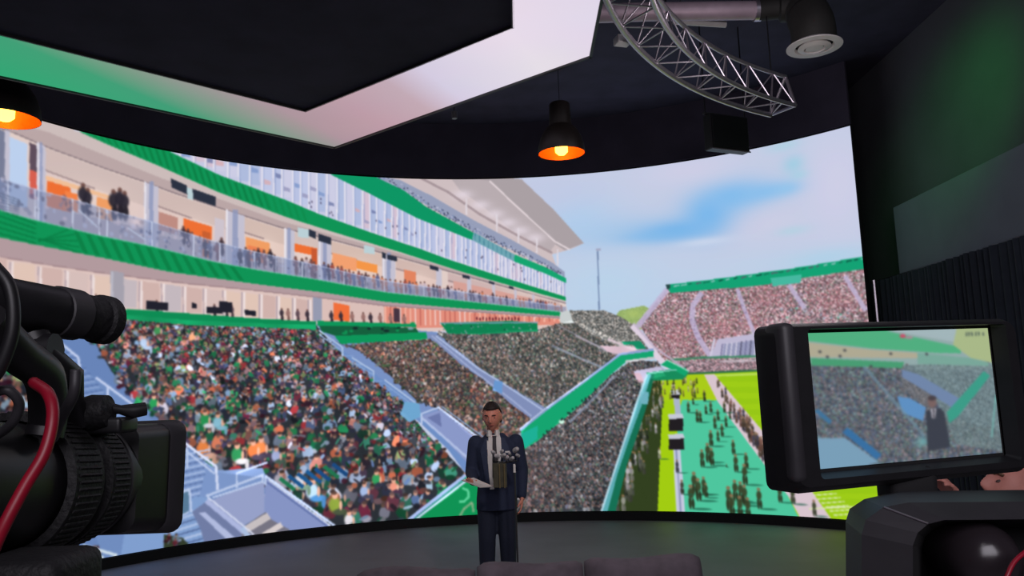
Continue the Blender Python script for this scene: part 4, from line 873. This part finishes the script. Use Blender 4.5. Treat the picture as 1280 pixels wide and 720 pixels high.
for s, ft in ((-1, fl), (1, fr)):
    bm = bmesh.new(); loft(bm, [ell((ft.x + s * .02 * (1 - z / .09), PY - .05 + .02 * (z / .09), z), .052 - .01 * z / .09, .145 - .05 * z / .09) for z in (0, .03, .06, .09)]); obj('shoe', bm, M['shoe'], pr, smooth=1)
def patch(pts, off, m, name):
    """strip on the chest: pts = [(z, x_left, x_right)] relative to centre"""
    bm = bmesh.new(); prev = None
    zz = [a[0] for a in TR]
    def yf(x, z):
        rx = np.interp(z, zz, [a[1] for a in TR]); ry = np.interp(z, zz, [a[2] for a in TR]); return PY + .02 - ry * max(.05, 1 - abs(x / rx) ** 2.3) ** (1 / 2.3) - off
    for z, a, b in pts:
        row = [bm.verts.new((cx + a + (b - a) * k / 6, yf(a + (b - a) * k / 6, z), z)) for k in range(7)]
        if prev: [bm.faces.new((prev[k], prev[k + 1], row[k + 1], row[k])) for k in range(6)]
        prev = row
    bmesh.ops.recalc_face_normals(bm, faces=bm.faces[:]); bmesh.ops.solidify(bm, geom=bm.faces[:], thickness=-.004); return obj(name, bm, m, pr, smooth=1)
patch([(.89, -.055, -.02), (.95, -.06, .0), (1.05, -.065, .03), (1.15, -.066, .05), (1.24, -.068, .058), (1.31, -.068, .06), (1.355, -.05, .045)], .012, M['shirt'], 'shirt')
patch([(.95, -.012, .012), (1.0, -.028, .022), (1.15, -.024, .018), (1.28, -.020, .014), (1.33, -.018, .014), (1.35, -.022, .018)], .020, M['tie'], 'tie')
patch([(.9, -.085, -.05), (1.05, -.105, -.062), (1.22, -.13, -.066), (1.33, -.085, -.055)], .015, M['navyd'], 'lapel'); patch([(1.05, .03, .07), (1.15, .05, .11), (1.24, .058, .125), (1.33, .055, .085)], .015, M['navyd'], 'lapel')
patch([(1.20, .09, .13), (1.215, .09, .13)], .018, M['shirt'], 'pocket_square')
for s in (-1, 1):
    bm = bmesh.new(); loft(bm, [ell((cx - .012 + s * .034, PY - .03, 1.345), .028, .05, 10), ell((cx - .012 + s * .034, PY - .015, 1.40), .022, .05, 10)]); obj('collar', bm, M['shirt'], pr, smooth=1)
# papers
pc = P(598, 604, -.34)
bm = bmesh.new()
v = [P(577, 600, -.30), P(592, 597, -.30), P(617, 608, -.34), P(600, 609, -.42)]
for dz in (0, .006):
    pass
f0 = [bm.verts.new(p) for p in v]; bm.faces.new(f0); bmesh.ops.recalc_face_normals(bm, faces=bm.faces[:]); bmesh.ops.solidify(bm, geom=bm.faces[:], thickness=.006)
obj('paper_sheaf', bm, M['paper'], None, label="sheaf of white papers in the suited presenter's hand", category='papers')
# ---- stand in front of presenter
mY = 6.9
b0 = at(647, 700, mY); ms = thing('microphone_stand', (b0.x, mY, 0), 'thin dark stand with pale clustered microphones in front of the suited man', 'stand')
top = at(645, 583, mY)
obj('base', lathe(bmesh.new(), [(0, 0), (.13, 0), (.13, .015), (.03, .03), (0, .03)], (b0.x, mY, 0), n=24), M['black'], ms, smooth=1)
obj('pole', ntube([(b0.x, mY, .02), (b0.x, mY, top.z)], .008, 8), M['dgrey'], ms); obj('clutch', ntube([(b0.x, mY, top.z - .05), (b0.x, mY, top.z + .02)], .011, 10), M['white'], ms)
obj('crossbar', ntube([at(616, 577, mY), at(633, 578, mY), at(646, 576, mY), (b0.x, mY, top.z)], .007, 8), M['black'], ms)
for px, py, r in ((617, 566, .018), (622, 571, .02), (628, 570, .019), (633, 573, .02), (639, 574, .019), (644, 563, .024), (648, 570, .016), (627, 565, .016), (637, 568, .016)):
    p = at(px, py, mY - random.uniform(0, .05)); m_ = obj('microphone', capsule(bmesh.new(), p, p + Vector((random.uniform(-.02, .02), -.03, .012)), r, r * .8, 10), M['foam'], ms, smooth=2)
    obj('gooseneck', ntube([p, (p.x, mY, at(px, 577, mY).z)], .004, 6), M['black'], ms)
a, b = at(616, 579, mY + .01), at(634, 609, mY + .01)
obj('hanging_panel', nbox((a + b) / 2, (abs(b.x - a.x), .02, abs(a.z - b.z)), bev=.003), M['olive'], ms)
for px in (624, 630): p = at(px, 580, mY - .02); q = at(px + 1, 610, mY - .02); obj('stem', ntube([p, q], .005, 6), M['gold'], ms)

# ---- operator leaning at the right
op = thing('person', (2.15, 2.85, 0), 'camera operator with cropped hair and black shirt leaning behind the right-hand monitor', 'person')
oh = at(1268, 613, 2.8); Ro = Matrix.Rotation(math.radians(-84), 3, 'Z') @ Matrix.Rotation(math.radians(-20), 3, 'X')
bm = bmesh.new(); fp = head(bm, oh, Ro, 1.0)
hip = Vector((2.2, 2.9, .9)); chest = Vector((1.87, 2.88, 1.13)); nk = Vector((oh.x + .06, oh.y + .02, oh.z - .12))
S = [Vector((1.80, 2.68, 1.17)), Vector((1.80, 3.07, 1.17))]; wr0 = at(1193, 618, 2.62); hd0 = at(1186, 604, 2.6); El = [Vector((1.55, 2.58, 1.02)), Vector((1.62, 3.2, .95))]; Wr = [Vector(at(1192, 625, 2.6)), Vector((1.38, 3.1, 1.08))]
def trunk(bm, g):
    capsule(bm, hip, chest, .15 + g, .145 + g, 18); capsule(bm, S[0], S[1], .075 + g, .075 + g); capsule(bm, chest, nk, .12 + g, .055)
def legs(bm, g):
    for s in (-1, 1): h = hip + Vector((0, s * .09, -.03)); k = Vector((2.14, 2.9 + s * .12, .48)); f = Vector((2.2, 2.9 + s * .14, .1)); capsule(bm, h, k, .085 + g, .058 + g); capsule(bm, k, f, .058 + g, .042 + g)
trunk(bm, 0); legs(bm, 0); capsule(bm, nk, oh + Vector((.02, 0, -.04)), .058, .055)
for i in (0, 1): capsule(bm, S[i], El[i], .052, .042); capsule(bm, El[i], Wr[i], .042, .029)
hand(bm, Wr[0], at(1182, 592, 2.55) - Wr[0], (-1, -.2, .0), .5, .06, 1); hand(bm, Wr[1], (-1, -.2, .3), (0, -1, 0), .5, .07, 1)
for s in (-1, 1): capsule(bm, (2.22, 2.9 + s * .14, .05), (2.05, 2.9 + s * .15, .04), .04, .035)
obj('body', fused(bm, .0065, 3), M['skin2'], op, smooth=2); obj('hair', hair(oh, Ro, 1.0, .1, .05, .005), M['hair2'], op, smooth=2); face_bits(fp, op, brow=M['hair2'])
bm = bmesh.new(); trunk(bm, .014)
for i in (0, 1): capsule(bm, S[i], S[i] + (El[i] - S[i]) * .75, .068, .06)
obj('shirt', fused(bm, .011, 4), M['tee'], op, smooth=2); bm = bmesh.new(); legs(bm, .014); capsule(bm, hip, hip + Vector((-.05, 0, .06)), .168, .165); obj('trousers', fused(bm, .012, 4), M['tee'], op, smooth=2)
for s in (-1, 1):
    bm = bmesh.new(); loft(bm, [ell((2.12 + .02 * z / .09, 2.9 + s * .145, z), .15 - .05 * z / .09, .055 - .01 * z / .09) for z in (0, .03, .06, .095)]); obj('shoe', bm, M['shoe'], op, smooth=1)

# ================================================================== broadcast camera, left foreground
bc = thing('broadcast_camera', (-.56, .95, 1.3), 'black broadcast camera at left with square lens hood and red cable', 'camera')
ca = at(48, 604, 1.0); cb = at(149, 597, 1.2); ax = (cb - ca).normalized()
def on(t_): return ca + (cb - ca) * t_
def cyl(name, t0, t1, prof, m, ribs=0, n=40):
    a = on(t0); Lh = (on(t1) - a).length; o = obj(name, lathe(bmesh.new(), [(r, h * Lh) for r, h in prof], a, ax, n), m, bc, smooth=1)
    if ribs:
        u, v = ringframe(ax); bm = bmesh.new()
        for k in range(ribs):
            an = 2 * PI * k / ribs; d = u * math.cos(an) + v * math.sin(an); tube(bm, [a + d * prof[1][0] + ax * Lh * .15, a + d * prof[1][0] + ax * Lh * .85], .0022, 4)
        obj('grip_ribs', bm, m, o, kind='stuff')
    return o
cyl('lens_barrel', -1.2, .2, [(0, 0), (.068, 0), (.071, .1), (.071, .95), (.066, 1), (0, 1)], M['black'])
cyl('zoom_ring', -.34, .0, [(.074, 0), (.083, .04), (.083, .96), (.074, 1)], M['rubber'], 64)
cyl('focus_ring', .1, .36, [(.06, 0), (.081, .05), (.081, .95), (.07, 1)], M['rubber'], 72)
cyl('front_barrel', .38, .6, [(.06, 0), (.0755, .03), (.0765, .4), (.073, 1), (0, 1)], M['black'])
cyl('marking_ring', .4, .45, [(.074, 0), (.0785, .1), (.0785, .9), (.074, 1)], M['dgrey'])
# rectangular hood with flared rim
u = ax.cross(Vector((0, 0, 1))).normalized(); vv = u.cross(ax).normalized()
def rrect(c, w_, h_, r=.02, n=5):
    out = []
    for sx, sy, a0 in ((1, 1, 0), (-1, 1, 90), (-1, -1, 180), (1, -1, 270)):
        for k in range(n): an = math.radians(a0 + 90 * k / (n - 1)); out.append(c + u * (sx * (w_ - r) + r * math.cos(an)) + vv * (sy * (h_ - r) + r * math.sin(an)))
    return out
def shell(bm, rings):
    prev = None
    for rg in rings:
        q = [bm.verts.new(p) for p in rg]; n = len(q)
        if prev: [bm.faces.new((prev[k], prev[(k + 1) % n], q[(k + 1) % n], q[k])) for k in range(n)]
        prev = q
    return bm
hd = obj('lens_hood', shell(bmesh.new(), [rrect(on(.5), .055, .055), rrect(on(.52), .072, .071), rrect(on(.95), .079, .0765), rrect(on(.95), .073, .071), rrect(on(.6), .066, .066)]), M['black'], bc, smooth=1)
obj('hood_rim', shell(bmesh.new(), [rrect(on(.93), .078, .076), rrect(on(.95), .082, .079), rrect(on(1.1), .088, .0825), rrect(on(1.1), .081, .076), rrect(on(.95), .075, .072)]), M['dgrey'], bc, smooth=1)
obj('front_glass', lathe(bmesh.new(), [(0, .01), (.05, .004), (.072, -.006), (.074, -.02), (0, -.02)], on(.66), ax), mat('lens_glass', (16, 16, 26), .08), bc, smooth=1)
bdy = on(-2.2); obj('camera_body', nbox(bdy + Vector((0, 0, .01)), (.13, .34, .24), bev=.02), M['black'], bc, smooth=1)
# microphone above the lens
m0, m1 = at(-70, 366, .80), at(136, 401, 1.02); md = (m1 - m0)
def mt(t_): return m0 + md * t_
obj('microphone_barrel', lathe(bmesh.new(), [(0, 0), (.022, 0), (.028, .01), (.029, md.length * .62), (0, md.length * .62)], m0, md, 24), M['black'], bc, smooth=1)
obj('microphone_collar', lathe(bmesh.new(), [(.024, 0), (.031, .004), (.031, .034), (.024, .038)], mt(.60), md, 28), M['dgrey'], bc, smooth=1)
obj('microphone_windscreen', lathe(bmesh.new(), [(0, 0), (.026, 0), (.028, .01), (.0275, md.length * .22), (.031, md.length * .235), (.031, md.length * .3), (.026, md.length * .32), (0, md.length * .32)], mt(.68), md, 28), M['rubber'], bc, smooth=1)
obj('microphone_clamp', tube(tube(bmesh.new(), [at(40, 420, .9), at(50, 445, .9), at(90, 470, .95), at(92, 500, .98), at(100, 530, 1.0)], [.018, .02, .014, .012, .012], 10), [at(30, 440, .9), at(70, 436, .9)], [.02, .018], 10), M['black'], bc, smooth=1)
obj('viewfinder_arm', tube(bmesh.new(), curve_pts([at(-20, 400, .75), at(20, 440, .8), at(55, 470, .86), at(60, 520, .9), at(55, 545, .9)], 6), .02, 10), M['black'], bc, smooth=1)
ar = obj('follow_arm', tube(bmesh.new(), [at(95, 512, 1.0), at(130, 510, 1.02), at(150, 512, 1.03), at(165, 514, 1.04), at(182, 511, 1.05)], [.012, .009, .006, .010, .009], 10), M['black'], bc, smooth=1)
obj('knob', lathe(bmesh.new(), [(0, -.02), (.02, -.018), (.023, 0), (.02, .018), (0, .02)], at(118, 516, 1.01), (1, 0, .1), 18), M['rubber'], bc, smooth=1)
obj('hood_bracket', nbox(at(128, 532, 1.03), (.07, .05, .02), bev=.005), M['black'], bc, smooth=1)
obj('red_cable', tube(bmesh.new(), curve_pts([at(42, 478, .72), at(60, 492, .70), at(66, 520, .69), at(56, 565, .68), at(30, 610, .67), at(0, 668, .66), at(-30, 740, .66)], 8), .0052, 10), M['red'], bc, smooth=2)
obj('black_cable', tube(bmesh.new(), curve_pts([at(-10, 330, .7), at(12, 360, .7), at(16, 410, .7), at(2, 455, .7), at(-15, 480, .7)], 8), .006, 10), M['black'], bc, smooth=2)
obj('black_cable', tube(bmesh.new(), curve_pts([at(95, 462, .74), at(92, 492, .74), at(78, 520, .76), at(66, 548, .8)], 8), .005, 10), M['dgrey'], bc, smooth=2)
obj('black_cable', tube(bmesh.new(), curve_pts([at(-12, 492, .72), at(10, 488, .72), at(24, 505, .73), at(14, 530, .74), at(-10, 548, .76)], 8), .0045, 10), M['dgrey'], bc, smooth=2)
obj('base_plate', nbox(on(-1.6) + Vector((0, 0, -.125)), (.12, .6, .03), bev=.006), M['black'], bc, smooth=1)
obj('support_clamp', nbox(at(42, 722, .85), (.10, .10, .05), bev=.015), M['rubber'], bc, smooth=1)
obj('support_rod', ntube([on(-1.4) + Vector((.03, 0, -.115)), on(.45) + Vector((.0, 0, -.105))], .0075, 10), M['black'], bc, smooth=1)
pd = on(-1.6); tz = pd.z - .14
tp_ = thing('camera_pedestal', (pd.x, pd.y, 0), 'black tripod under the left-hand broadcast camera, mostly below the frame', 'tripod')
obj('head', nbox((pd.x, pd.y, tz - .04), (.14, .16, .08), bev=.02), M['black'], tp_, smooth=1)
for k in range(3):
    an = 2 * PI * k / 3 + .5; obj('leg', ntube([(pd.x, pd.y, tz - .06), (pd.x + .42 * math.cos(an), pd.y + .42 * math.sin(an), 0)], [.028, .018], 10), M['black'], tp_)

# ================================================================== monitor on the right
TL, BL, TR_, BR = at(1013, 416, 1.0), at(1026, 587, 1.0), at(1240, 410, 1.09), at(1254, 566, 1.09)
C0 = (TL + BL + TR_ + BR) / 4; ux = ((TR_ + BR) - (TL + BL)).normalized(); uz = ((TL + TR_) - (BL + BR)); uz = (uz - ux * uz.dot(ux)).normalized(); un = uz.cross(ux).normalized()   # un points away from viewer? fixed below
if un.y > 0: un = -un
Wm = (((TR_ + BR) - (TL + BL)) / 2).length; Hm = (((TL + TR_) - (BL + BR)) / 2).length
mo = thing('monitor', C0, 'boxy black camera monitor at right showing the presenter and crowd', 'monitor')
RM = Matrix((ux, -un, uz)).transposed()   # local x right, local y away, local z up
def ml(x, y, z): return C0 + ux * x - un * y + uz * z
hw, hh = Wm / 2, Hm / 2
def mring(l, r, b_, t_, y, rad=.012, n=5):
    out = []
    for (sx, sz, a0) in ((r, t_, 0), (l, t_, 90), (l, b_, 180), (r, b_, 270)):
        for k in range(n):
            an = math.radians(a0 + 90 * k / (n - 1)); cxx = sx - rad if sx == r else sx + rad; czz = sz - rad if sz == t_ else sz + rad
            out.append(ml(cxx + rad * math.cos(an), y, czz + rad * math.sin(an)))
    return out
L_, R_2, B_, T_ = -hw - .053, hw + .034, -hh - .026, hh + .012
bm = shell(bmesh.new(), [mring(L_ + .06, R_2 - .03, B_ + .03, T_ - .03, .075), mring(L_ + .03, R_2 - .01, B_ + .008, T_ - .006, .055), mring(L_, R_2, B_, T_, .04), mring(L_, R_2, B_, T_, .0, .016), mring(L_ + .008, R_2 - .006, B_ + .008, T_ - .005, -.014, .016), mring(L_ + .04, R_2 - .022, B_ + .016, T_ - .008, -.014, .006), mring(-hw - .004, hw + .004, -hh - .004, hh + .004, .003, .003)])
bm.verts.ensure_lookup_table(); bm.faces.new(bm.verts[:20]); obj('housing', bm, M['black'], mo, smooth=1)
obj('hood_flange', nbox(ml(L_ + .012, .004, 0), (.022, .04, Hm + .026), RM, .009), M['dgrey'], mo, smooth=1)
obj('backing', nbox(ml(0, .008, 0), (Wm + .01, .004, Hm + .01), RM), M['blackm'], mo)
mw, mh = 360, 250
def mconv(Pp):
    Pp = np.atleast_2d(np.array(Pp, float)); o_ = np.array((220, 108.)); a_ = np.array((682., -16.)); b_ = np.array((41., 512.)); Mi = np.linalg.inv(np.stack([a_, b_], 1)); q = (Pp - o_) @ Mi.T
    return q * np.array((mw, mh))
mc = Canvas(mw, mh, mconv, (112, 128, 142))
mc.poly([(200, 80), (960, 60), (960, 260), (200, 260)], (150, 172, 170)); mc.crowd([(225, 230), (600, 240), (720, 450), (960, 520), (960, 600), (500, 640), (220, 640)], 13, [(96, 100, 120), (130, 110, 120), (70, 80, 110), (110, 140, 140), (150, 130, 140), (60, 64, 90), (100, 130, 120)], (84, 96, 116))
mc.grain([(560, 240), (900, 230), (960, 300), (960, 600), (760, 560), (700, 400)], [(110, 128, 130), (96, 112, 118), (124, 138, 138)], .8); mc.grain([(560, 250), (700, 330), (660, 420), (560, 330)], [(110, 100, 104), (90, 90, 100), (130, 120, 120)])
mc.poly([(200, 108), (500, 100), (790, 170), (790, 195), (700, 192), (450, 170), (200, 135)], (70, 178, 118)); mc.poly([(480, 90), (790, 80), (780, 150), (620, 120)], (170, 186, 190)); mc.poly([(780, 80), (930, 80), (930, 240), (830, 215), (760, 160)], (178, 190, 128))
mc.poly([(200, 140), (450, 175), (620, 190), (620, 212), (230, 200)], (186, 172, 142)); mc.poly([(230, 203), (570, 226), (560, 250), (235, 232)], (60, 156, 102))
mc.poly([(620, 190), (830, 215), (900, 235), (900, 250), (620, 235)], (120, 168, 150))
for x, y in ((290, 200), (335, 198), (330, 242), (446, 240), (520, 192), (656, 196), (264, 180), (352, 176)): mc.blob(*mconv((x, y))[0], 3, 2.6, (60, 56, 60))
mc.poly([(560, 255), (620, 275), (790, 385), (760, 420), (560, 285)], (108, 128, 170)); mc.poly([(540, 360), (590, 370), (648, 408), (636, 462), (560, 425)], (86, 140, 200)); mc.poly([(728, 430), (880, 270), (905, 290), (770, 450), (735, 475)], (44, 156, 128)); mc.line([(925, 370), (902, 540)], 8, (110, 165, 160))
mc.poly([(250, 505), (350, 510), (470, 610), (250, 640)], (120, 158, 188)); mc.line([(350, 480), (470, 590)], 26, (40, 100, 160)); mc.line([(250, 400), (300, 450)], 16, (50, 104, 150)); mc.line([(420, 240), (640, 520)], 12, (110, 140, 160), .6); mc.soft(630, 540, 26, 20, (110, 180, 180), .8)
mc.poly([(648, 425), (668, 412), (702, 412), (718, 430), (738, 570), (650, 580)], (44, 42, 54)); mc.poly([(664, 414), (688, 414), (682, 452), (670, 452)], (170, 160, 170)); mc.line([(677, 416), (677, 450)], 5, (60, 50, 60)); mc.blob(*mconv((672, 388))[0], 9, 11, (120, 84, 80)); mc.blob(*mconv((672, 372))[0], 9, 5, (60, 44, 48))
mc.blob(*mconv((566, 122))[0], 6, 4, (214, 60, 90)); mc.blob(*mconv((590, 128))[0], 8, 3, (200, 120, 150), .8)
for x in (812, 822, 834, 850, 862, 880): mc.poly([(x, 108), (x + 7, 108), (x + 7, 124), (x, 124)], (70, 80, 70), .85)
mc.blur(7); mc.a = mc.a * .82 + np.array((130, 160, 170), np.float32) * .2
color_grid('display', mw, mh, lambda u_, v_: np.array(C0)[None] + np.outer((u_ - .5) * Wm, np.array(ux)) - np.outer(np.full_like(u_, .004), np.array(un)) + np.outer((.5 - v_) * Hm, np.array(uz)), mc.a, picture_mat('monitor_pixels', .95), mo)
obj('mount_arm', nbox(at(1133, 606, 1.06), (.062, .05, .05), bev=.01), M['blackm'], mo, smooth=1)

# ================================================================== second camera, bottom right
c2 = thing('studio_camera', (.5, .85, 1.2), 'dark grey chamfered studio camera housing at bottom right, beneath the monitor', 'camera')
def oct_(x0, x1, z0, z1, y, ch, r2=None):
    ch2 = r2 if r2 else ch
    return [Vector((x0, y, z0)), Vector((x1, y, z0)), Vector((x1, y, z1 - ch2)), Vector((x1 - ch2, y, z1)), Vector((x0 + ch * 2.1, y, z1)), Vector((x0 + ch * 1.2, y, z1 - ch * .22)), Vector((x0 + ch * .35, y, z1 - ch * .75)), Vector((x0, y, z1 - ch * 1.5))]
def prof(pts, Y): return [at(a, b, Y) for a, b in pts]
zfl = 1.2
rA = prof([(1100, 850), (1066, 850), (1066, 655), (1072, 636), (1088, 622), (1125, 614), (1400, 611), (1400, 850)], 1.02)
rB = prof([(1100, 850), (1058, 850), (1057, 652), (1062, 636), (1080, 624), (1118, 618), (1400, 616), (1400, 850)], .96)
rC = prof([(1100, 860), (1078, 860), (1077, 668), (1082, 650), (1104, 634), (1136, 628), (1400, 626), (1400, 860)], .83)
rD = prof([(1160, 870), (1141, 870), (1141, 682), (1147, 666), (1160, 655), (1180, 650), (1400, 648), (1400, 870)], .80)
rE = prof([(1165, 820), (1152, 820), (1152, 686), (1157, 672), (1168, 664), (1186, 660), (1370, 658), (1370, 820)], .90)
bm = shell(bmesh.new(), [rA, rB, rC, rD, rE]); bm.verts.ensure_lookup_table(); bm.faces.new(bm.verts[:8]); bm.faces.new(bm.verts[-8:]); obj('housing', bm, M['dgrey'], c2)
obj('recess_lining', shell(bmesh.new(), [[p * 1.0 + (e_ - p) * .02 for p, e_ in zip(rD, rE)], [p + Vector((0, -.002, 0)) + (sum(rE, Vector()) / 8 - p) * .01 for p in rE]]), M['blackm'], c2)
obj('recess_back', nbox((at(1270, 740, .897)), (.24, .002, .18)), M['blackm'], c2)
obj('edge_highlight', tube(bmesh.new(), [at(1105, 634, .829), at(1160, 654.5, .7995)], .0011, 6), M['steel'], c2)  # thin bright line modelled as the specular highlight on the chamfer crease
xl = rB[1].x
e0 = at(1243, 706, .80); ey = obj('eyepiece', lathe(bmesh.new(), [(0, -.03), (.018, -.028), (.030, -.018), (.036, 0), (.036, .08), (0, .08)], e0 + Vector((0, .02, 0)), (.15, 1, .1), 28), mat('glossy_black', (44, 38, 42), .22), c2, smooth=1)
obj('red_cable', tube(bmesh.new(), curve_pts([at(1284, 688, .77), at(1268, 702, .765), at(1258, 722, .76), at(1250, 745, .76)], 6), .0022, 8), M['red'], c2, smooth=2)
light('housing_kicker', 'POINT', (.35, .2, 2.3), (0, 0, 0), .55, (1, .95, 1), .04)
obj('neck_post', nbox((xl + .2, .9, 1.22), (.12, .12, .14), bev=.01), M['black'], c2, smooth=1)
mo2 = thing('camera_pedestal', (xl + .2, .9, 0), 'black tripod under the bottom-right studio camera, below the frame', 'tripod')
obj('head', nbox((xl + .2, .9, 1.12), (.14, .16, .06), bev=.02), M['black'], mo2, smooth=1)
for k in range(3):
    an = 2 * PI * k / 3 + .9; obj('leg', ntube([(xl + .2, .9, 1.1), (xl + .2 + .4 * math.cos(an), .9 + .4 * math.sin(an), 0)], [.028, .018], 10), M['black'], mo2)
